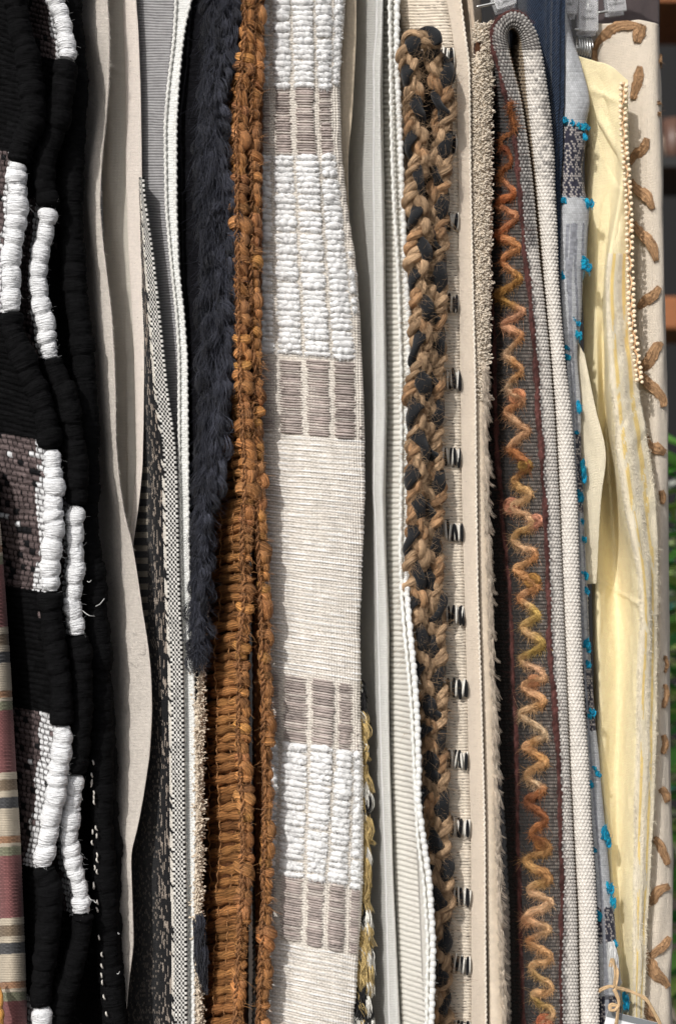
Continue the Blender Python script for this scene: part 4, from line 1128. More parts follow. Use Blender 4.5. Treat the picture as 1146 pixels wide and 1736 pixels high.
sht = ysheet([z0, z1, z2, z3], 85, YB, 4, [5, 8, 5]); sht.build('backing', m_tape, br_, 2 * vn2(sht.U / 10, sht.V / 10, 1), lin((26, 24, 23)), 2)  # dark sheet put in for the black shade between the braids

# ------------------------------------------------------------------ cream knitted rug with black and white stitched bars
cr_ = thing('stitched_rug', 'cream knitted rug with short black and white stitched bars and cotton tape', 'rug', 775, 1790, .1)
CR2 = lin((222, 210, 192))
v0 = Track([(-190, 655), (1790, 700)], .2)
v1 = Track([(-190, 664), (0, 672), (60, 690), (300, 722), (900, 722), (1310, 730), (1790, 750)], .112)
v2 = Track([(-190, 742), (0, 744), (60, 752), (120, 762), (300, 768), (600, 770), (860, 774), (1000, 777), (1150, 780), (1290, 784), (1400, 788), (1790, 790)], .092)
v3 = Track([(-190, 752), (0, 756), (50, 766), (110, 773), (300, 777), (600, 779), (700, 781), (860, 783), (1000, 787), (1150, 791), (1290, 794), (1400, 798), (1790, 799)], .094)
sht = ysheet([v0, v1, v2, v3], YT, YB, 1.0, [6, 46, 8])
U, V = sht.U, sht.V
row = np.floor((V + 1.5 * vn2(U / 40, V / 40, 1)) / 5.6)
rr_ = np.abs(np.sin(np.pi * (V + 1.5 * vn2(U / 40, V / 40, 1)) / 5.6)) ** .6
st = np.abs(np.sin(np.pi * (U / 5.5 + .5 * np.mod(row, 2)))) ** .5
sp_ = (hsh2(np.floor(row / 1.0), np.floor(U / 5 + .3 * row), 4) > .84) & (rr_ < .62)
col = np.where(sp_[..., None], lin((92, 82, 74)), CR2 * (.9 + .14 * hsh2(row, np.floor(U / 11), 2))[..., None])
sht.build('knitted_face', m_wool, cr_, 2.3 * rr_ * (.7 + .3 * st), col, thick=3)
bars = [(757, 98, 7), (759, 242, 7), (759, 375, 7), (763, 515, 8), (764, 643, 8), (766, 775, 8), (766, 902, 8), (767, 1042, 8), (768, 1165, 10), (770, 1287, 11), (772, 1403, 11), (776, 1520, 11), (775, 1635, 11), (776, 1748, 11)]
SH15 = sht
for bi, (bx, by, nst) in enumerate(bars):
    r = np.random.default_rng(bi + 31)
    wid = 30 if nst <= 8 else 46
    PP, RR, CC = [], [], []
    xr = float(v3.x(by)) - 1; xl = xr - wid; Sn = 13
    for k in range(nst):
        f = (k + .5) / nst; x = xl + wid * f
        pw = wid / nst * .5 * r.uniform(.8, 1.1) * ((1.5 if k == 0 else .72) if k % 2 == 0 else 1.2)
        h = 14.5 * r.uniform(.9, 1.12) * (1 + .12 * hsh(bi, 3) - .06)
        u = np.linspace(-1, 1, Sn)
        yy = by + h * u + 5 * (f - .5) * (1 if nst > 8 else .3) + 1.5 * r.normal()
        xx = x + 1.5 * r.normal() + 2.0 * u * r.normal() * .5
        fw_ = f * .9
        dfl = np.interp(x, [float(v1.x(by)), float(v2.x(by)), float(v3.x(by))], [.112, .092, .094])
        dd = dfl - .0052 - .0045 * np.sqrt(np.clip(1 - u**2, 0, 1))
        PP.append(W(xx, yy, dd)); RR.append(pw * S * 1.42 * (.55 + .45 * np.sqrt(np.clip(1 - u**2 * .96, 0, 1))))
        wht = (k % 2 == 0)
        CC.append(np.tile(lin((228, 224, 214)) if wht else lin((22, 23, 26)), (Sn, 1)))
    g = G(); strands(g, np.array(PP), np.array(RR), np.array(CC), 9, ref=(0, 1, 0))
    # white bobbin of yarn that the strips are stitched over
    fx_ = np.linspace(-.98, .98, 15); q_ = np.stack([xl + wid * (fx_ + 1) / 2, by + 2.5 * fx_ * (1 if nst > 8 else .3)], 1)
    tube(g, W(q_[:, 0], q_[:, 1], np.interp(q_[:, 0], [float(v1.x(by)), float(v2.x(by)), float(v3.x(by))], [.112, .092, .094]) - .001), (13.5 * S) / np.sqrt(np.cos(np.arange(16) * np.pi / 8 + 0)[None] ** 2 * 1 + (np.sin(np.arange(16) * np.pi / 8)[None] * 1.55) ** 2) * np.ones((15, 1)), lin((226, 222, 212)), 16)
    g.obj('stitched_bar', m_wool, cr_)
tp0 = Track([(-190, 748), (0, 756), (50, 766), (110, 773), (300, 777), (600, 779), (700, 781), (860, 783), (1000, 787), (1150, 791), (1290, 794), (1400, 798), (1790, 799)], .089)
tp1 = Track([(-190, 774), (0, 780), (60, 788), (110, 795), (300, 797), (450, 800), (640, 805), (860, 807), (1000, 809), (1150, 814), (1290, 818), (1400, 821), (1600, 822), (1790, 824)], .087)
sht = ysheet([tp0, tp1], YT, YB, 2, [10])
sht.build('cotton_tape', m_smooth, cr_, 1.4 * vn2(sht.U / 16, sht.V / 70, 3) + .8 * (sht.U > sht.U.max(1, keepdims=True) - 4) * np.abs(np.sin(np.pi * sht.V / 4)), lin((222, 208, 190)), thick=1.5)
beadcord('tape_stitching', tp1, YT, YB, 4.4, 2.2, lin((226, 216, 200)), cr_, -.001, dx=0)
tb2 = Track([(-190, 770), (0, 776), (110, 792), (450, 798), (860, 806), (1150, 812), (1400, 819), (1790, 822)], .118); tb3 = Track([(-190, 765), (0, 770), (110, 788), (450, 792), (860, 800), (1150, 806), (1400, 812), (1790, 815)], .2)
sht = ysheet([tb2, tb3], YT, YB, 4, [6]); sht.build('back_layer', m_wool, cr_, None, CR2 * .95, 2)
for by in (48, 160, 365, 463, 593, 730, 862, 990, 1120, 1245, 1365, 1490, 1612):
    PP = []; u = np.linspace(-1, 1, 9); x = float(tp1.x(by)) - 1
    g = G()
    for k in range(3):
        PP.append(W(x + k * .8 - 1 + 1.2 * np.sqrt(1 - u**2 * .9), by + 12 * u, .094 + .003 * k - .001 * np.sqrt(1 - u**2 * .9)))
    strands(g, np.array(PP), np.array([2.0, 2.0, 2.0])[:, None] * S * np.sqrt(1 - .9 * u[None] ** 2), np.stack([lin((22, 23, 26)), lin((210, 205, 196)), lin((22, 23, 26))]), 7, ref=(0, 1, 0))
    g.obj('stitched_bar', m_wool, cr_)

# ------------------------------------------------------------------ cream looped rug with hanging fringe
pr_ = thing('looped_rug', 'cream looped pile rug with thin fringe beside the charcoal zigzag rug', 'rug', 830, 1790, .12)
p0 = Track([(20, 790), (700, 795), (1790, 815)], .21)
p1 = Track([(20, 810), (60, 806), (110, 803), (300, 802), (450, 803), (640, 803), (1000, 812), (1290, 820), (1790, 830)], .096)
p2 = Track([(20, 832), (60, 834), (110, 832), (200, 829), (300, 829), (450, 827), (640, 824), (860, 828), (1000, 832), (1290, 842), (1500, 848), (1790, 860)], .100)
p3 = Track([(20, 826), (640, 820), (1290, 836), (1790, 852)], .22)
sht = ysheet([p0, p1, p2, p3], 40, YB, 2.0, [5, 14, 6])
upm = np.clip((690 - sht.Y) / 40, 0, 1)
b1_ = np.abs(vn2(sht.U / 4.0, sht.V / 4.0, 23)); 
holes = (vn2(sht.U / 14, sht.V / 22, 44) > .1) & (sht.X < 816) & (sht.Y < 100)
col = CRM * np.where(upm > .5, .85 + .3 * b1_, 1.02)[..., None]
col = np.where(holes[..., None], lin((70, 44, 28)), col)
sht.build('pile', m_wool, pr_, upm * 2.6 * b1_ + .8 * vn2(sht.U / 12, sht.V / 80, 3), col, thick=3)
g = G(); sel = np.argwhere((sht.Y < 680) & (sht.X > p1.x(sht.Y) - 2) & (sht.px[..., 2] < .104))
n = 6500; k = sel[rng.integers(0, len(sel), n)]
P0 = sht.P[k[:, 0], k[:, 1]]; nn = sht.N[k[:, 0], k[:, 1]] + rng.normal(size=(n, 3)) * .5
keep = ~holes[k[:, 0], k[:, 1]]; P0, nn = P0[keep], nn[keep]; n = len(P0)
u = np.linspace(0, 1, 5); side = rng.normal(size=(n, 3)); ln = rng.uniform(2, 3.8, n) * S
Q = P0[:, None] + ln[:, None, None] * (nn[:, None] * np.sin(np.pi * u * .8)[None, :, None] * 1.5 + side[:, None] * (u[None, :, None] - .3) * .8)
strands(g, Q, 1.1 * S, lin((222, 210, 192)) * rng.uniform(.82, 1.08, (n, 1)), 4)
g.obj('pile_loops', m_fine, pr_)['kind'] = 'stuff'
g = G(); k = 0
for y in np.arange(610, 1790, 6.5):
    r = np.random.default_rng(k + 300); k += 1
    w_ = 8 if y < 900 else 7
    x = float(p2.x(y)) - r.uniform(2, w_); ln = r.uniform(20, 42)
    lock(g, None, [(x - 3, y, .098), (x + 2, y + ln * .3, .087), (x + r.uniform(1, 7), y + ln * .7, .087), (x + r.uniform(4, 14), y + ln, .092)], 12, r.uniform(2.2, 3.8), .34, lin((206, 192, 174)) * r.uniform(.75, 1.05), 1, k)
g.obj('fringe', m_fine, pr_)['kind'] = 'stuff'
# pleated pale cloth top behind the tape
g = G()
pc = thing('pleated_cloth', 'bunched pale cream cloth top next to the clear hanger clip', 'cloth', 806, 60, .14)
j0 = Track([(-190, 770), (0, 782), (110, 794)], .13); j1 = Track([(-190, 790), (0, 796), (50, 802), (110, 798)], .100); j2 = Track([(-190, 806), (0, 811), (30, 816), (50, 812), (110, 802)], .13)
sht = ysheet([j0, j1, j2], YT, 112, 2.5, [10, 12]); sht.build('pleats', m_sheer, pc, 3.0 * np.sin(sht.U / 1.7 + .02 * sht.V) * 1.0, lin((218, 200, 178)), 1)

# ------------------------------------------------------------------ charcoal wool rug folded over, zigzag yarn
wl = thing('wool_rug', 'charcoal wool rug folded in a loop with orange zigzag yarn and plum cords', 'rug', 920, 1790, .1)
plumL = [(1790, 953), (1736, 951), (1650, 948), (1570, 951), (1500, 952), (1400, 949), (1320, 948), (1250, 944), (1180, 938), (1080, 931), (1000, 928), (930, 926), (850, 922), (770, 917), (700, 912), (640, 908), (580, 905), (510, 899), (450, 891), (390, 885), (330, 881), (270, 876), (220, 872), (170, 860), (120, 845), (85, 837)]
innL = [(1790, 980), (1540, 975), (1310, 963), (950, 949), (850, 945), (700, 937), (600, 929), (500, 919), (450, 913), (350, 904), (283, 898), (220, 889), (159, 879), (117, 867), (71, 857)]
innR = [(64, 884), (106, 890), (160, 894), (220, 901), (283, 908), (400, 918), (500, 926), (600, 935), (700, 943), (850, 950), (950, 953), (1310, 967), (1540, 981), (1790, 986)]
outR = [(53, 906), (92, 917), (142, 924), (195, 931), (266, 937), (319, 938), (390, 942), (470, 944), (540, 949), (620, 956), (690, 965), (760, 970), (850, 976), (960, 979), (1100, 983), (1200, 988), (1290, 995), (1400, 1000), (1480, 1006), (1590, 1011), (1790, 1014)]
bkL = [(60, 838), (150, 829), (450, 827), (640, 823), (860, 829), (1000, 834), (1140, 839), (1280, 846), (1400, 857), (1540, 864), (1790, 868)]
fPL, fIL, fIR, fOR, fBL = [curve1(l, 12) for l in (plumL, innL, innR, outR, bkL)]
rowsL = np.arange(1790, 84, -1.6)
def path_rows():
    T0, T1, T2, T3 = [], [], [], []
    y = rowsL
    T1.append(np.stack([fPL(y), y, np.full(y.shape, .072)], 1)); T2.append(np.stack([fIL(y), y, np.full(y.shape, .078)], 1))
    T0.append(np.stack([fBL(y), y, np.full(y.shape, .165)], 1)); T3.append(np.stack([fIL(y) + 4, y, np.full(y.shape, .20)], 1))
    # arch over the hanger
    oa, _ = resample([(fPL(85.), 85, 0), (835, 60, 0), (842, 38, 0), (864, 22, 0), (888, 28, 0), (906, 53, 0), (fOR(85.), 85, 0)], 1.6)
    ia, _ = resample([(fIL(85.), 85, 0), (857, 66, 0), (860, 52, 0), (868, 46, 0), (878, 52, 0), (884, 64, 0), (fIR(85.), 85, 0)], .5)
    n = len(oa); ii = np.linspace(0, len(ia) - 1, n).astype(int); ia = ia[ii]
    oa[:, 2] = .072; ia[:, 2] = .078
    w = np.linspace(0, 1, n)
    t0 = oa.copy(); t0[:, 2] = .165 + .05 * w; t0[:, 0] += (fBL(85.) - fPL(85.)) * (1 - w) - 8 * w
    t3 = ia.copy(); t3[:, 2] = .20 - .065 * w; t3[:, 0] += 4 * (1 - w) - 19 * w
    T0.append(t0[1:-1]); T1.append(oa[1:-1]); T2.append(ia[1:-1]); T3.append(t3[1:-1])
    y = rowsL[::-1]
    rp_ = np.clip((y - 85) / 260, 0, 1); T1.append(np.stack([fOR(y), y, .072 + .010 * rp_], 1)); T2.append(np.stack([fIR(y), y, .078 + .006 * rp_], 1))
    T0.append(np.stack([fOR(y) - 8, y, np.full(y.shape, .215)], 1)); T3.append(np.stack([fIR(y) - 19, y, np.full(y.shape, .135)], 1))
    return [np.concatenate(t) for t in (T0, T1, T2, T3)]
T0, T1, T2, T3 = path_rows()
def bulge(a, b, amt):
    m = (a + b) / 2; m[:, 2] -= amt; return m
A = np.stack([T0, T1, bulge(T1, T2, .006), T2, T3], 1)
sht = Sheet(A, [52, 18, 18, 20]); WLS = sht
# make the outward side consistent along the whole loop: the band between outer and inner edge faces the camera
nb = len(rowsL)
face = (sht.N[:, 70] * (CAM - sht.P[:, 70])).sum(1)
if face.mean() < 0: sht.N = -sht.N; sht.flip = not sht.flip
U, V = sht.U, sht.V
row = np.floor(V / 6.4); cc = np.floor(U / 6.4 + .5 * np.mod(row, 2))
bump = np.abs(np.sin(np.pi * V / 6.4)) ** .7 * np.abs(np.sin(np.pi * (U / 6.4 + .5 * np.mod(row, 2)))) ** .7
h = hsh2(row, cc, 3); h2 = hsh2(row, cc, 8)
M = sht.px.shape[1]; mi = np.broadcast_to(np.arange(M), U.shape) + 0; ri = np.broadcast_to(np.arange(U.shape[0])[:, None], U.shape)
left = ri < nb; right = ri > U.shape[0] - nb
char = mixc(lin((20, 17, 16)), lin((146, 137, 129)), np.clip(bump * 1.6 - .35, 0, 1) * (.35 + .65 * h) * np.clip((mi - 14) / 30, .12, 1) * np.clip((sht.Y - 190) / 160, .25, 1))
tweed = mixc(lin((62, 58, 58)), lin((190, 186, 180)), np.clip(bump * 1.6 - .3, 0, 1) * (.45 + .55 * h))
white = lin((226, 220, 211)) * ((.72 + .3 * bump) * (.92 + .1 * h2))[..., None]  # yarn gaps darkened in the colour in place of their self-shadow
inner = lin((160, 142, 116)) * (.9 + .12 * h2[..., None])  # beige inside of the loop, darkened to carry the left leg's shade
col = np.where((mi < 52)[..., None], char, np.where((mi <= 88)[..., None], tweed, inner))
fr = np.clip((mi - 52) / 36.0, 0, 1)                    # 0 at the outer edge, 1 at the inner one
tw_amt = np.where(right, np.where(sht.Y < 300, .75 - fr * .9, np.clip(.55 - (sht.Y - 300) / 420, 0, 1) - fr * 1.3), 1.0)
bandwhite = (mi >= 52) & (mi <= 88) & (h2 > tw_amt)
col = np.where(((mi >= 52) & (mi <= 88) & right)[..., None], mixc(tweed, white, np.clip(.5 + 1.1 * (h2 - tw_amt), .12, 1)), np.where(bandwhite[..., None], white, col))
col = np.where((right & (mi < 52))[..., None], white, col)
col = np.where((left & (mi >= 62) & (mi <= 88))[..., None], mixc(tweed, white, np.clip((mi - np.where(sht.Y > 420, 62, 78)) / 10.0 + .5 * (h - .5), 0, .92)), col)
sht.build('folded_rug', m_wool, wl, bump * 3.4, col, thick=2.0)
def on_face(x, y):
    """depth of the charcoal face under a pixel"""
    x = np.asarray(x, float); y = np.asarray(y, float)
    f = np.clip((x - fBL(y)) / (fPL(y) - fBL(y)), 0, 1.05)
    return .165 + (.072 - .165) * f - .0016
zz = [(862, 175), (871, 218), (846, 241), (870, 270), (848, 300), (871, 326), (844, 345), (876, 368), (843, 397), (881, 418), (853, 442), (883, 474), (844, 499), (887, 526), (854, 552), (886, 570), (859, 600), (887, 625), (857, 657), (888, 678), (860, 700), (894, 731), (863, 759), (900, 788), (869, 813), (901, 836), (870, 858), (907, 885), (868, 913), (909, 941), (876, 966), (914, 994), (881, 1013), (913, 1041), (887, 1064), (921, 1094), (884, 1116), (923, 1147), (887, 1163), (921, 1189), (884, 1212), (922, 1243), (889, 1266), (924, 1290), (892, 1312), (921, 1338), (889, 1358), (928, 1388), (899, 1411), (933, 1438), (890, 1458), (934, 1488), (896, 1507), (933, 1530), (889, 1553), (934, 1576), (894, 1593), (935, 1622), (899, 1639), (937, 1674), (903, 1688), (938, 1718), (906, 1745), (938, 1790)]
q, ss = resample([(x, y, 0) for x, y in zz], 1.2)
q[:, 0] += 2.6 * vn1(ss / 14, 4); q[:, 1] += 2.6 * vn1(ss / 14, 5)
P = W(q[:, 0], q[:, 1], on_face(q[:, 0], q[:, 1]) - .0035)
pal = np.stack([lin(c) for c in ((140, 84, 56), (192, 128, 82), (204, 156, 126), (176, 112, 70), (210, 164, 130), (176, 140, 78), (206, 172, 142), (190, 144, 94), (206, 160, 118), (188, 134, 86))])
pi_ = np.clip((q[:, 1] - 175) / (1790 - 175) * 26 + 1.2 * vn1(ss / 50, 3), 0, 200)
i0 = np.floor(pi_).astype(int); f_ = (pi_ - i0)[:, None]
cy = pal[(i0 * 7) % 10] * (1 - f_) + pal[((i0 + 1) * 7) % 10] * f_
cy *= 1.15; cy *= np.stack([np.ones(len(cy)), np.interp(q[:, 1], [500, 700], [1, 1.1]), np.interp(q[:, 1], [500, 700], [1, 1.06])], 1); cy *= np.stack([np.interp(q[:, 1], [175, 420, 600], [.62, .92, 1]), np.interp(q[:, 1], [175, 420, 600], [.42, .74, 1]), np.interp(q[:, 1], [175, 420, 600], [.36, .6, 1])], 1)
K = 14; th = np.arange(K) * 2 * np.pi / K
base_r = 5.3 * (1 + .40 * vn1(ss / 24, 9)) * np.interp(q[:, 1], [175, 300, 340], [.7, .8, 1])
rad = base_r[:, None] * (.82 + .3 * np.abs(np.cos(th[None] + ss[:, None] * .16)) + .06 * vn2(th[None] * 3, ss[:, None] / 4, 2))
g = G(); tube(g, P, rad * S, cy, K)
n = 30000; i = rng.integers(0, len(P), n); dr = rdir(n, (0, -.6, 0), .8); dr /= np.linalg.norm(dr, axis=1, keepdims=True)
fuzz(g, P[i] + dr * (base_r[i] * .85 * S)[:, None], dr + rng.normal(size=(n, 3)) * .6, rng.uniform(2, 10, n) * S, .15 * S, cy[i] * rng.uniform(.9, 1.7, (n, 1)), bend=.8)
g.obj('zigzag_yarn', m_jute, wl)
for (x, y, r0, c) in ((876, 673, 15, (205, 140, 100)), (866, 858, 15, (206, 142, 112)), (908, 884, 13, (200, 140, 112)), (890, 790, 12, (170, 134, 70)), (902, 985, 14, (176, 130, 70)), (918, 1432, 12, (160, 108, 60)), (922, 1732, 14, (206, 120, 84)), (893, 1560, 10, (204, 150, 110)), (905, 1155, 11, (196, 136, 96))):
    r = np.random.default_rng(x); pts = []
    for k in range(16):
        an = k * .85; rr = r0 * (.25 + .05 * k) * .9
        rr = min(rr, r0); pts.append((x + rr * math.cos(an), y + rr * math.sin(an) * .95, -.006 + .004 * rr / r0))
    q2, s2_ = resample(pts, 1.3); Pq = W(q2[:, 0], q2[:, 1], on_face(q2[:, 0], q2[:, 1]) + q2[:, 2])
    g = G(); cq = lin(c) * (1 + .15 * vn1(s2_ / 14, x))[:, None]; tube(g, Pq, (4.0 + .8 * vn1(s2_ / 8, 1)) * S, cq, 10)
    n = 420; i = rng.integers(0, len(Pq), n); fuzz(g, Pq[i], rdir(n, (0, -.8, 0), .8), rng.uniform(4, 10, n) * S, .14 * S, lin(c) * rng.uniform(.8, 1.5, (n, 1)), bend=.7)
    g.obj('yarn_rosette', m_jute, wl)
PLM = lin((88, 54, 50))
def cordline(fx, y0, y1, r0, dd, name, seed):
    yy = np.arange(y1, y0, -2.0); x = fx(yy) + 1.6 * vn1(yy / 30, seed)
    P = W(x, yy, dd(x, yy)); K = 12; th = np.arange(K) * 2 * np.pi / K
    b_ = r0 * (1 + .42 * vn1(yy / 22, seed) + .15 * vn1(yy / 6, seed + 1))
    rad = b_[:, None] * (.85 + .28 * np.abs(np.cos(th[None] + yy[:, None] * .22)))
    g = G(); tube(g, P, rad * S, PLM * (1 + .45 * vn1(yy / 14, seed + 2))[:, None], K)
    n = 2600; i = rng.integers(0, len(P), n); dr = rdir(n, (0, -.6, 0), .8)
    fuzz(g, P[i], dr, rng.uniform(6, 14, n) * S, .16 * S, PLM * rng.uniform(.7, 1.9, (n, 1)), bend=.8)
    g.obj(name, m_jute, wl)
cordline(fPL, 85, 1790, 4.4, lambda x, y: np.full(np.shape(y), .070), 'plum_cord', 3)
fP2 = curve1([(200, 832), (470, 832), (560, 837), (750, 843), (860, 849), (900, 853), (1000, 863), (1100, 867), (1200, 873), (1290, 876), (1450, 878), (1560, 882), (1640, 884), (1790, 888)], 14)
cordline(fP2, 440, 1790, 4.0, lambda x, y: on_face(x, y) - .002, 'plum_cord', 8)
# plum binding over the arch
q2, s2_ = resample([(836, 92, .071), (833, 60, .071), (840, 37, .071), (862, 21, .073), (884, 24, .078), (897, 40, .085)], 1.5)
g = G(); Pq = W(q2[:, 0], q2[:, 1], q2[:, 2]); tube(g, Pq, (3.6 + 1.2 * vn1(s2_ / 9, 3)) * S, PLM, 10)
n = 900; i = rng.integers(0, len(Pq), n); fuzz(g, Pq[i], rdir(n, (0, -.5, .4), .8), rng.uniform(3, 9, n) * S, .14 * S, PLM * rng.uniform(.8, 1.6, (n, 1)), bend=.7)
g.obj('plum_binding', m_wool, wl)

# ------------------------------------------------------------------ denim
dn = thing('denim_cloth', 'dark blue denim cloth with two flat seams behind the folded wool rug', 'cloth', 920, 420, .14)
d0 = Track([(-190, 850), (400, 880)], .20); d1 = Track([(-190, 885), (0, 890), (400, 905)], .118); d2 = Track([(-190, 922), (0, 925), (200, 930), (400, 940)], .106)
d3 = Track([(-190, 945), (0, 945), (200, 940), (400, 944)], .097); d4 = Track([(-190, 958), (0, 957), (130, 956), (200, 954), (270, 952), (320, 948), (420, 945)], .1)
sht = ysheet([d0, d1, d2, d3, d4], YT, 520, 2.0, [8, 16, 16, 14])
ue = sht.U.max(1, keepdims=True) - sht.U + 1.5 * vn1(sht.V / 30, 3)
rid = sum(np.exp(-((ue - c) / w_) ** 2) * a for c, w_, a in ((3, 2.5, 4.5), (13, 3, 4.0), (24, 3.5, 3.0), (38, 3, 2.0)))
sht.build('denim', m_denim, dn, rid, lin((36, 47, 64)) * (1 + .3 * vn2(sht.U / 2.5 + sht.V / 5, sht.V / 3, 2) + .25 * np.clip(rid - 3, 0, 1))[..., None], thick=2)

# ------------------------------------------------------------------ silver grey cloth with teal tufts
sv = thing('tufted_cloth', 'silver grey woven cloth with navy bands and bright teal yarn tufts', 'cloth', 985, 1790, .12)
sL = Track([(-190, 925), (300, 930), (600, 938), (800, 958), (1000, 965), (1290, 978), (1500, 990), (1790, 1000)], .2)
sM = Track([(-190, 952), (100, 957), (300, 953), (450, 947), (600, 956), (800, 968), (1000, 975), (1290, 992), (1500, 1006), (1790, 1012)], .104)
sR = Track([(-190, 940), (0, 950), (53, 962), (100, 981), (156, 996), (180, 999), (202, 992), (240, 992), (283, 985), (330, 990), (350, 998), (390, 995), (450, 992), (465, 986), (536, 984), (607, 976), (678, 983), (784, 984), (860, 987), (1000, 994), (1100, 998), (1180, 1004), (1290, 1014), (1440, 1028), (1560, 1040), (1680, 1050), (1790, 1056)], .112, sm=9)
sB = Track([(-190, 935), (100, 975), (300, 975), (600, 968), (1000, 984), (1400, 1014), (1790, 1040)], .21)
sht = ysheet([sL, sM, sR, sB], 8, YB, 1.5, [6, 40, 5])
U, V = sht.U, sht.V
row = np.floor(V / 4.2); cc = np.floor(U / 4.2 + .5 * np.mod(row, 2)); h = hsh2(row, cc, 2)
wv = np.abs(np.sin(np.pi * V / 4.2) * np.sin(np.pi * (U / 4.2 + .5 * np.mod(row, 2)))) ** .6
SIL = lin((196, 198, 200)); NVY = lin((62, 62, 76)); CRS = lin((200, 192, 184)); MGR = lin((138, 140, 146))
yy = sht.Y + 3 * vn1(U / 6, 3)
def inb(a, b): return (yy > a) & (yy < b)
nav = inb(214, 336) | inb(735, 870) | inb(1130, 1240) | inb(1540, 1600) | inb(1690, 1760)
mg = inb(380, 735) & (np.mod(U, 16) < 6) | inb(870, 1130) & (np.mod(U, 13) < 6)
col = np.where(nav[..., None], mixc(NVY * (.6 + .5 * h[..., None]), CRS, (h > .5) * np.clip(wv * 1.5 - .4, 0, 1)), np.where(mg[..., None], MGR * (.7 + .6 * h[..., None]), SIL * ((.66 + .34 * wv) * (.86 + .24 * h))[..., None]))
lm = np.broadcast_to(np.arange(U.shape[1]), U.shape)
col = np.where(((lm >= 6) & (lm < 15) & (yy > 600) & (h > .15))[..., None], NVY * (.35 + .4 * h[..., None]), col)
col = np.where(((lm >= 21) & (lm < 26) & (yy > 380))[..., None], lin((150, 152, 158)) * (.7 + .4 * h[..., None]), col)
sht.build('woven_cloth', m_wool, sv, wv * 1.3 + 1.2 * vn2(U / 18, V / 60, 4), col, thick=2)
TEA = lin((22, 138, 170))
tufts = []
for v in range(8):
    r = np.random.default_rng(v + 500); g = G()
    for k in range(7):
        c0 = np.array([r.uniform(-5, 5), r.uniform(-1, 1), r.uniform(-5, 5)])
        an = r.uniform(0, 6.28); pts = [c0 + np.array([math.cos(an + a) * 3.2 * r.uniform(.7, 1.2), -4.5 * math.sin(a / 2) * r.uniform(.7, 1.2), math.sin(an + a) * 3.6]) for a in np.linspace(0, 4.6, 6)]
        q, ss = resample(pts, 1.0); tube(g, q * S, (1.9 + .4 * vn1(ss / 3, k)) * S, TEA * r.uniform(.45, 1.25) * np.array([1, 1, r.uniform(.9, 1.1)]), 8)
    n = 90; P0 = r.uniform(-5, 5, (n, 3)) * np.array([1, .6, 1]) * S
    fuzz(g, P0, rdir(n, (0, -1, -.3), .8), r.uniform(3, 6, n) * S, .2 * S, TEA * r.uniform(.7, 1.4, (n, 1)))
    tufts.append(g.mesh('teal_tuft', m_wool))
tl_ = [(956, 204, 1, 1), (965, 210, 1.1, 1), (975, 213, 1, 1), (985, 216, 1, 1), (993, 216, .8, 1), (991, 233, .8, 1), (956, 338, 1.0, 1), (966, 342, 1.0, 1), (984, 338, .8, 1), (998, 346, 1.1, 1.2), (970, 364, .5, .8), (984, 452, .7, 1), (991, 450, 1.35, 1.3), (955, 468, .8, 1.3), (963, 484, .7, .8), (970, 486, .6, .8), (971, 541, .7, 1), (978, 549, .8, 1), (978, 568, 1.1, 1), (961, 606, .8, 1), (960, 590, .6, 1), (980, 691, .9, 1.5), (975, 732, .7, .8), (988, 800, .9, 2.6), (982, 842, 1, 1.6), (985, 884, .6, 1.6), (988, 914, .8, 1), (992, 976, .7, 1.6), (993, 1002, .7, 1.3), (985, 970, .5, 1), (992, 1088, 1.0, 1.3), (996, 1100, .8, 1), (996, 1126, .8, 1.3), (1002, 1208, 1.0, 1.2), (997, 1214, .7, 1), (1006, 1302, .6, 1), (1012, 1312, .8, 1), (1001, 1330, .8, 1), (1022, 1408, 1.1, 1.7), (1030, 1425, .9, 1.6), (1007, 1441, .7, 1), (1031, 1506, 1.2, 1.5), (1037, 1528, .9, 1.6), (1013, 1552, .9, 1.6), (1020, 1548, .6, 1), (1042, 1600, .8, 1), (1024, 1664, 1.0, 1.3), (1030, 1655, .8, 1.2), (1060, 1697, .9, 2.6)]
xs_, ys_ = np.array([q[0] for q in tl_], float), np.array([q[1] for q in tl_], float)
fd = np.clip((sR.x(ys_) - xs_) / (sR.x(ys_) - sM.x(ys_) + 1e-6), -.3, 1)
dd_ = .112 * (1 - np.clip(fd, 0, 1)) + .104 * np.clip(fd, 0, 1) - .004
for k, (x, y, sx, sy) in enumerate(tl_):
    o = link('teal_tuft', tufts[k % 8], sv); o.location = W(x, y, dd_[k]); o.scale = (sx, sx * .9, sx * sy); o.rotation_euler = (0, 0, (k * 1.7) % .8 - .4)

# ------------------------------------------------------------------ pale yellow cloth
yl = thing('yellow_cloth', 'soft pale yellow cotton cloth with frayed bands and beaded trim', 'cloth', 1060, 1790, .14)
YEL = lin((255, 242, 200))
def ptrack(pts, n):
    q, s = resample(pts, 1.0); i = np.linspace(0, len(q) - 1, n); 
    return np.stack([np.interp(i, np.arange(len(q)), q[:, k]) for k in range(3)], 1)
def P3d(l, sc=S):       # depth column in metres scaled so that the spline treats it evenly
    return [(x, y, d / S) for x, y, d in l]
def psheet(tracks, n, nseg):
    A = np.stack([ptrack(P3d(t_), n) for t_ in tracks], 1); A[..., 2] *= S
    return Sheet(A, nseg)
y0_ = [(976, 94, .140), (984, 160, .155), (990, 300, .170), (985, 450, .170), (990, 600, .170), (996, 750, .170), (1000, 900, .170), (1004, 1100, .170), (1010, 1300, .170), (1026, 1500, .170), (1038, 1790, .170)]
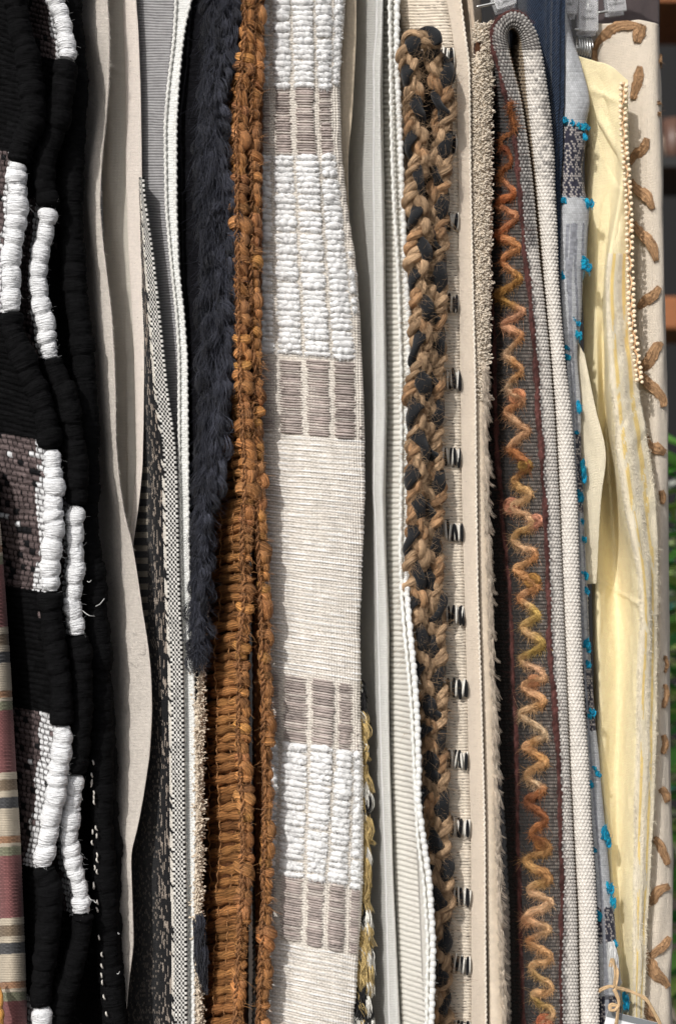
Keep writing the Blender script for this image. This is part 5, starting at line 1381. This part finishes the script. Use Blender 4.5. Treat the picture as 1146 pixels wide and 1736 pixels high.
y1_ = [(990, 98, .135), (1003, 170, .135), (1004, 230, .140), (1004, 300, .142), (1006, 450, .145), (1010, 600, .148), (1014, 750, .150), (1012, 900, .140), (1014, 1100, .135), (1018, 1300, .135), (1036, 1500, .135), (1046, 1790, .135)]
y2_ = [(1010, 104, .128), (1030, 170, .126), (1040, 300, .132), (1024, 450, .140), (1022, 600, .155), (1030, 750, .180), (1040, 900, .180), (1044, 1000, .170), (1050, 1100, .152), (1046, 1300, .146), (1050, 1500, .142), (1058, 1790, .140)]
y3_ = [(1034, 112, .122), (1050, 180, .118), (1054, 300, .114), (1030, 450, .108), (1030, 554, .105), (1045, 750, .100), (1064, 880, .100), (1080, 960, .102), (1086, 1060, .105), (1080, 1200, .110), (1074, 1500, .115), (1074, 1790, .116)]
y4_ = [(1064, 136, .120), (1064, 200, .120), (1067, 320, .120), (1066, 450, .118), (1072, 560, .118), (1085, 680, .116), (1107, 810, .116), (1114, 940, .116), (1114, 1100, .117), (1111, 1300, .119), (1100, 1500, .121), (1088, 1790, .122)]
sht = psheet([y0_, y1_, y2_, y3_, y4_], 900, [10, 16, 16, 22])
U, V, X, Y = sht.U, sht.V, sht.X, sht.Y
# crumples
def crease(x0, y0, x1, y1, w, a):
    L2 = (x1 - x0) ** 2 + (y1 - y0) ** 2; tt_ = np.clip(((X - x0) * (x1 - x0) + (Y - y0) * (y1 - y0)) / L2, 0, 1)
    return a * np.exp(-(((X - x0 - tt_ * (x1 - x0)) ** 2 + (Y - y0 - tt_ * (y1 - y0)) ** 2) / w ** 2)) * np.sin(np.pi * (tt_ * .8 + .1))
cz = crease(986, 172, 1020, 235, 6, -12) + crease(1018, 225, 1052, 310, 7, -13) + crease(1000, 150, 1046, 172, 7, 5) + crease(1006, 190, 1050, 262, 9, 6) + crease(1012, 128, 1030, 205, 5, -4) + crease(1030, 320, 1018, 440, 7, -5) + crease(1046, 330, 1040, 430, 6, -4)
dsp = cz + 2.2 * vn2(U / 26 + V / 70, V / 110, 3) + 1.2 * vn2(U / 12, V / 36, 9) + 2.5 * np.exp(-((Y - 1000 - .55 * (X - 1040)) / 5) ** 2) * (X < 1085)
mi = np.broadcast_to(np.arange(U.shape[1]), U.shape); f34 = np.clip((mi - 42) / 22.0, 0, 1)
fray = np.zeros(U.shape)
for c_ in (.06, .52, .96): fray = np.maximum(fray, np.exp(-((f34 - c_ - .05 * vn1(V / 60, int(c_ * 10))) / .09) ** 2))
fray *= (mi >= 41) * (Y > 430)
str_ = ((f34 > .2) & (f34 < .36) | (f34 > .68) & (f34 < .8)) & (Y > 430) & (vn2(U / 5, V / 60, 3) > -.45)
ECR = lin((240, 230, 208))
col = np.broadcast_to(YEL, sht.P.shape).copy()
col = np.where(((mi >= 42) & (Y > 430))[..., None], mixc(ECR, YEL, .35 + .3 * vn2(U / 6, V / 30, 7)), col)
col = np.where(str_[..., None], lin((248, 220, 146)), col)
col = mixc(col, ECR, fray * .8)
sht.build('cotton_cloth', m_sheer, yl, dsp + fray * 2.2 * np.abs(vn2(U / 3, V / 3, 2)), col, thick=1)
g = G()
for c_, wn_ in ((.06, 2400), (.52, 1500), (.96, 2000)):
    n = wn_; i = rng.integers(0, 900, n); j = np.clip((42 + 22 * (c_ + .05 * vn1(V[i, 0] / 60, int(c_ * 10)))).astype(int) + rng.integers(-1, 2, n), 0, U.shape[1] - 1)
    kp = Y[i, j] > 440; i, j = i[kp], j[kp]; n = len(i)
    fuzz(g, sht.P[i, j], sht.N[i, j] + rng.normal(size=(n, 3)) * np.array([1.1, .5, .5]), rng.uniform(2, 6, n) * S, .15 * S, ECR * rng.uniform(.85, 1.05, (n, 1)), bend=.5)
g.obj('frayed_edge', m_fine, yl)['kind'] = 'stuff'
fl = psheet([[(968, 560, .128), (974, 700, .128), (980, 870, .13), (984, 990, .14)], [(984, 590, .116), (994, 690, .112), (1003, 780, .112), (1000, 880, .116), (996, 990, .13)], [(990, 600, .114), (1008, 690, .106), (1026, 768, .102), (1018, 850, .11), (1010, 990, .124)]], 170, [12, 12])
fl.build('turned_flap', m_sheer, yl, 1.5 * vn2(fl.U / 14, fl.V / 40, 5), lin((242, 232, 206)), 1)
# beaded trim
tr1 = Track([(138, 1057), (170, 1055), (230, 1056), (270, 1060), (320, 1064), (370, 1066), (430, 1067), (540, 1070), (600, 1078), (645, 1083)], .109)
gb = G()
u_ = np.linspace(0, np.pi, 7); vv = np.linspace(0, 2 * np.pi, 9)[:-1]
q = np.stack([np.zeros(7), np.zeros(7), np.cos(u_)], 1) * 3.4 * S
tube(gb, q, np.sin(u_) * 3.4 * S, lin((244, 222, 190)), 10, cap=False)
bead = gb.mesh('bead', m_wool)
yb_ = 142.0; k = 0
while yb_ < 648:
    for sdx in (-4.2, 4.6):
        o = link('bead', bead, yl); o.location = W(tr1.x(yb_) + sdx + 1.2 * (hsh(k, 2) - .5), yb_ + (3.5 if sdx > 0 else 0), .108 + .002 * hsh(k, 5)); s_ = .8 + .45 * hsh(k, 7); o.scale = (s_, s_, s_); k += 1
    yb_ += 7.8 + 3.2 * hsh(k, 9)
g = G(); y = np.arange(138, 650, 3.0); tube(g, W(tr1.x(y) + 2.5 * np.sin(y / 5), y, .1115), 2.4 * S, lin((214, 178, 138)), 8); g.obj('trim_tape', m_wool, yl)

# ------------------------------------------------------------------ cream cloth embroidered with brown leaves
ec = thing('embroidered_cloth', 'cream linen cloth appliqued with curved brown leaf shapes', 'cloth', 1105, 1790, .16)
x0_ = [(1002, 36, .200), (1000, 300, .200), (1010, 600, .210), (1020, 900, .220), (1040, 1300, .210), (1050, 1790, .210)]
x1_ = [(1018, 40, .175), (1030, 150, .175), (1050, 300, .175), (1060, 600, .180), (1080, 900, .170), (1076, 1300, .160), (1068, 1790, .145)]
x2_ = [(1050, 38, .160), (1068, 150, .160), (1082, 300, .158), (1090, 600, .156), (1105, 900, .152), (1100, 1300, .148), (1092, 1790, .138)]
x3_ = [(1083, 34, .155), (1092, 150, .152), (1102, 300, .150), (1106, 450, .150), (1110, 600, .150), (1116, 760, .148), (1120, 900, .148), (1120, 1300, .145), (1118, 1550, .140), (1116, 1790, .140)]
x4_ = [(1112, 40, .158), (1117, 142, .158), (1121, 283, .158), (1124, 450, .158), (1126, 600, .158), (1130, 713, .158), (1131, 880, .158), (1133, 1072, .158), (1135, 1300, .155), (1139, 1500, .152), (1137, 1620, .152), (1134, 1670, .152), (1140, 1790, .152)]
x5_ = [(1116, 46, .210), (1119, 300, .210), (1126, 713, .210), (1131, 1300, .210), (1137, 1790, .210)]
sht = psheet([x0_, x1_, x2_, x3_, x4_, x5_], 700, [8, 12, 12, 14, 6])
ECRU = lin((236, 224, 206))
fold = 2.4 * np.sin(sht.U / 7.0 + 1.2 * vn1(sht.V / 200, 3)) * np.clip((sht.Y - 60) / 200, 0, 1) * .6
sht.build('linen_cloth', m_sheer, ec, fold + 1.4 * vn2(sht.U / 20, sht.V / 60, 2), np.broadcast_to(ECRU, sht.P.shape), 1.2)
ES = sht
BRN = lin((170, 134, 99))
def leafpatch(pts, w, seed):
    q, ss = resample([(x, y, 0) for x, y in pts], 1.5)
    xs, ys = q[:, 0], q[:, 1]; u = ss / ss[-1]
    # depth of the cloth under the path
    d_ = np.interp(0, [0], [0]) + np.array([ES.px[..., 2].ravel()[np.argmin((ES.X - a) ** 2 + (ES.Y - b) ** 2)] for a, b in zip(xs[::3], ys[::3])])
    d_ = np.interp(np.arange(len(xs)), np.arange(len(xs))[::3], d_)
    wd = (w + 1.2) * (.42 + .58 * np.sin(np.pi * np.clip(u * .9 + .08, 0, 1)) ** .7) * (1 + .13 * vn1(ss / 6, seed))
    t = np.gradient(q[:, :2], axis=0); t /= np.linalg.norm(t, axis=1, keepdims=True)
    K = 13; f = np.linspace(-1, 1, K)
    X_ = xs[:, None] - t[:, 1:2] * wd[:, None] * f[None]; Y_ = ys[:, None] + t[:, 0:1] * wd[:, None] * f[None]
    rib = np.abs(np.sin(f * 7.5))[None] * .9 + .7 * np.abs(vn2(f[None] * 5, ss[:, None] / 3.0, seed))
    hh = (.5 + .9 * np.sqrt(np.clip(1 - f**2, 0, 1)))[None] + rib * .7
    top = W(X_, Y_, d_[:, None] - hh * S * 1.0 - .0016)
    bot = W(X_, Y_, d_[:, None] - .0004 + 0 * hh)
    g = G(); R_ = len(xs)
    cc = BRN * (1 + .2 * vn2(f[None] * 6, ss[:, None] / 4, seed + 1))[..., None]
    N_ = R_ * K
    a0 = np.arange(R_ - 1) * K; b0_ = np.arange(K - 1); b1__ = b0_ + (R_ - 1) * K
    fs = np.concatenate([gridfaces(R_, K), gridfaces(R_, K, N_)[:, ::-1], np.stack([a0, a0 + K, a0 + K + N_, a0 + N_], -1), np.stack([a0 + 2 * K - 1, a0 + K - 1, a0 + K - 1 + N_, a0 + 2 * K - 1 + N_], -1),
                         np.stack([b0_ + 1, b0_, b0_ + N_, b0_ + 1 + N_], -1), np.stack([b1__, b1__ + 1, b1__ + 1 + N_, b1__ + N_], -1)])
    g.add(np.concatenate([top.reshape(-1, 3), bot.reshape(-1, 3)]), fs, np.concatenate([cc.reshape(-1, 3)] * 2), np.concatenate([np.stack([np.broadcast_to(f * .012, (R_, K)), np.repeat(ss[:, None] * S, K, 1)], -1).reshape(-1, 2)] * 2))
    nf = 160; i_ = rng.integers(0, R_, nf); j_ = rng.integers(0, K, nf); fuzz(g, top[i_, j_], rdir(nf, (0, -1, 0), .9), rng.uniform(2, 5, nf) * S, .15 * S, BRN)
    g.obj('leaf_applique', m_jute, ec)
leaves = [([(1008, 108), (1011, 82), (1024, 62), (1045, 45), (1070, 43), (1086, 46)], 8), ([(1079, 72), (1082, 58), (1090, 42)], 9), ([(1072, 168), (1080, 140), (1084, 112)], 8),
          ([(1066, 278), (1078, 262), (1090, 252), (1096, 234)], 8), ([(1068, 306), (1082, 322), (1096, 334), (1106, 354)], 8), ([(1074, 376), (1088, 396), (1104, 416), (1112, 442)], 8),
          ([(1083, 524), (1094, 510), (1108, 500), (1117, 486)], 8), ([(1086, 626), (1100, 612), (1110, 592), (1121, 580)], 9), ([(1086, 632), (1098, 650), (1110, 660), (1122, 676), (1125, 690)], 8),
          ([(1095, 736), (1104, 754), (1116, 762), (1127, 768)], 9), ([(1120, 832), (1123, 843), (1122, 854)], 5), ([(1126, 1112), (1128, 1128), (1126, 1140)], 4), ([(1126, 1160), (1128, 1178), (1124, 1200)], 5),
          ([(1124, 1246), (1127, 1260), (1123, 1278)], 5), ([(1120, 1336), (1126, 1346), (1131, 1360)], 7), ([(1108, 1420), (1118, 1432), (1124, 1448), (1132, 1466)], 7), ([(1091, 1534), (1104, 1526), (1116, 1510), (1134, 1502)], 8),
          ([(1084, 1606), (1096, 1624), (1110, 1650), (1124, 1662), (1132, 1674)], 10), ([(1102, 1622), (1114, 1612), (1126, 1602), (1134, 1588)], 7), ([(1072, 1694), (1084, 1702), (1098, 1716), (1112, 1736)], 9), ([(1118, 92), (1117, 104), (1118, 116)], 3), ([(1116, 172), (1117, 184), (1117, 196)], 3)]
for k, (pts, w_) in enumerate(leaves): leafpatch(pts, w_, k)

# dark cloth behind the clips
dc = thing('charcoal_cloth', 'dark taupe cloth hanging behind the clear hanger clips', 'cloth', 1080, 300, .3)
g0 = Track([(-190, 1000), (300, 1010)], .3); g1_ = Track([(-190, 1060), (300, 1062)], .285); g2_ = Track([(-190, 1118), (60, 1117), (300, 1112)], .3)
sht = ysheet([g0, g1_, g2_], YT, 600, 3, [12, 12]); sht.build('cloth', m_canvas, dc, 1.5 * vn2(sht.U / 10, sht.V / 50, 4), lin((92, 82, 82)), 2)

# ------------------------------------------------------------------ clear plastic hanger clips
m_clear = bpy.data.materials.new('clear_plastic'); m_clear.use_nodes = True
_b = m_clear.node_tree.nodes['Principled BSDF']
_b.inputs['Transmission Weight'].default_value = .8; _b.inputs['Roughness'].default_value = .04; _b.inputs['IOR'].default_value = 1.46
_b.inputs['Base Color'].default_value = (1, 1, 1, 1)
_n = m_clear.node_tree.nodes.new('ShaderNodeTexNoise'); _n.inputs['Scale'].default_value = 180
_bp = m_clear.node_tree.nodes.new('ShaderNodeBump'); _bp.inputs['Strength'].default_value = .08; _bp.inputs['Distance'].default_value = .001
m_clear.node_tree.links.new(_n.outputs['Fac'], _bp.inputs['Height']); m_clear.node_tree.links.new(_bp.outputs[0], _b.inputs['Normal'])
def clip(x, y, d, w, h, ang, label, rod, bar_top):
    t = thing('hanger_clip', label, 'clip', x, y, d, 'clear hanger clips')
    c = W(x, y, d)
    for k, dy in enumerate((-.006, .006)):
        bm = bmesh.new()
        def bx(cx, cz, sx, sz, sy, oy=0):
            r = bmesh.ops.create_cube(bm, size=1); bmesh.ops.scale(bm, vec=(sx * S, sy * S, sz * S), verts=r['verts'])
            bmesh.ops.translate(bm, vec=(cx * S, oy * S, cz * S), verts=r['verts'])
        # jaw: plate with raised rim, round boss and a gripping lip
        bx(0, 0, w, h, 3.0)
        o2 = -3.2 if k == 0 else 3.2
        bx(-w / 2 + 2, 0, 4, h - 2, 4.6, o2); bx(w / 2 - 2, 0, 4, h - 2, 4.6, o2)
        bx(0, h / 2 - 2, w - 9, 4, 4.6, o2); bx(0, -h / 2 + 2.2, w - 9, 4.4, 5.6, o2); bx(0, -h * .12, w - 9, 3, 4, o2)
        r = bmesh.ops.create_cone(bm, cap_ends=True, segments=18, radius1=6.5 * S, radius2=5.5 * S, depth=4 * S, matrix=Matrix.Translation((0, o2 * S * 1.1, h * .13 * S)) @ Matrix.Rotation(math.pi / 2, 4, 'X'))
        bmesh.ops.bevel(bm, geom=bm.edges[:], offset=.8 * S, segments=2, affect='EDGES', profile=.5)
        me = bpy.data.meshes.new('jaw'); bm.to_mesh(me); bm.free(); me.materials.append(m_clear)
        o = link('jaw', me, t); o.location = Vector(c) + Vector((0, dy, 0)); o.rotation_euler = (.06 * (1 if k else -1), ang, 0)
    g = G(); (xa, ya), (xb, yb) = rod
    q, _ = resample([(xa, ya, 0), ((xa + xb) / 2, (ya + yb) / 2, 0), (xb, yb, 0)], 2); tube(g, W(q[:, 0], q[:, 1], d - .004), 2.6 * S, (.6, .6, .6), 12); g.obj('rod', m_metal, t)
    # spring strip bent over the two jaws
    g = G(); pts = [(0, 9, -h * .2), (0, 10.5, h * .1), (0, 6, h * .42), (0, 0, h * .5), (0, -6, h * .42), (0, -10.5, h * .1), (0, -9, -h * .2)]
    qq, _ = resample(pts, 1.5); P = np.array(c) + qq * S; tube(g, P, 1.6 * S, (.6, .6, .6), 8); g.obj('spring', m_metal, t)
    # stem up to the rail
    g = G(); q, _ = resample([(x, y - h / 2 - 4, d), (x, y - h / 2 - 60, (d + .14) / 2), (x, -200, .14)], 3); tube(g, W(q[:, 0], q[:, 1], q[:, 2]), 3.0 * S, (.6, .6, .6), 12); g.obj('hook', m_metal, t)
clip(853, 3, .095, 38, 30, -.35, 'clear plastic clip on a steel rod above the folded wool rug', ((806, 12), (846, 4)), 0)
clip(995, 26, .17, 36, 70, 0, 'long clear plastic clip over the silver cloth beside the steel spring', ((972, 50), (996, 50)), 0)
clip(1041, 4, .2, 36, 46, -.12, 'short clear plastic clip at the top of the embroidered cream cloth', ((1012, 22), (1036, 18)), 0)
clip(966, 4, .16, 26, 54, .1, 'narrow clear plastic clip between the denim and the long clip', ((958, 22), (970, 20)), 0)
# coil spring
sp = thing('steel_spring', 'ribbed steel spring below the long clear clip', 'spring', 989, 92, .165)
g = G(); tt = np.linspace(0, 2 * np.pi * 6, 150)
tube(g, W(976 + 4.4 * tt / (2 * np.pi) + 2 * np.cos(tt), 76 + 15 * np.sin(tt) + 3 * tt / (12 * np.pi) * 2, .168 - .006 * np.cos(tt)), 1.7 * S, (.6, .6, .6), 8)
g.obj('coil', m_metal, sp)

# ------------------------------------------------------------------ price tag with raffia bow, bottom right
RAF = lin((224, 190, 146))
tg = thing('price_tag', 'white card tag with grey border hanging on a raffia bow', 'tag', 1050, 1790, .11)
m_card = plain('white_card', (236, 238, 240), var=.03); m_cgrey = plain('grey_print', (122, 126, 128), var=.04)
corner = W(1034, 1714, .086)
me = boxmesh('card', (150 * S, .0008, 110 * S), m_card, 0); o = link('card', me, tg)
ang = math.radians(14)
ctr = np.array(corner) + np.array([math.cos(ang) * 70 * S - math.sin(ang) * 55 * S, 0, -math.sin(ang) * 70 * S - math.cos(ang) * 55 * S])
o.location = ctr; o.rotation_euler = (0, ang, 0)
def bord(cx, cz, sx, sz):
    m = boxmesh('border', (sx * S, .0003, sz * S), m_cgrey, 0); b = link('border', m, tg)
    off = Vector((cx * S, -.0008, cz * S)); off.rotate(o.rotation_euler); b.location = Vector(ctr) + off; b.rotation_euler = o.rotation_euler
bord(0, 49.5, 150, 11); bord(69.5, -5.6, 11, 98)
g = G()
for pts in ([(1012, 1682, .084), (1022, 1676, .080), (1034, 1672, .078), (1040, 1674, .076)], [(1040, 1674, .076), (1056, 1677, .080), (1076, 1684, .082), (1094, 1694, .082), (1106, 1712, .082), (1122, 1745, .084), (1130, 1775, .088)],
            [(1040, 1676, .076), (1047, 1692, .076), (1048, 1704, .076), (1042, 1712, .074), (1034, 1712, .074), (1035, 1704, .076), (1046, 1706, .076), (1046, 1722, .076), (1042, 1745, .080)], [(1034, 1640, .088), (1038, 1626, .086), (1042, 1648, .082), (1041, 1676, .076)], [(1041, 1632, .091), (1046, 1652, .082), (1042, 1676, .077)]):
    q, ss = resample(pts, 1.5); K = 12; th = np.arange(K) * 2 * np.pi / K
    rad = 2.9 * (.55 + .6 * np.abs(np.cos(th)))[None] * (1 + .2 * vn1(ss / 14, 3))[:, None]
    tube(g, W(q[:, 0], q[:, 1], q[:, 2]), rad * S, RAF * (1 + .12 * vn1(ss / 9, 2))[:, None], K)
g.obj('raffia_bow', m_jute, tg)
# pale silver tassel above the bow
g = G()
tz = thing('silver_tassel', 'soft pale silver tassel hanging above the raffia bow', 'tassel', 1045, 1690, .12)
for k in range(10):
    r = np.random.default_rng(k); lock(g, None, [(1036 + r.uniform(-3, 3), 1598, .098), (1036 + r.uniform(-3, 6), 1625, .09), (1042 + r.uniform(-6, 9), 1668, .09)], 16, 5, .6, lin((206, 206, 204)), 1, k + 20, cvar=.12)
g.obj('yarn', m_fine, tz)
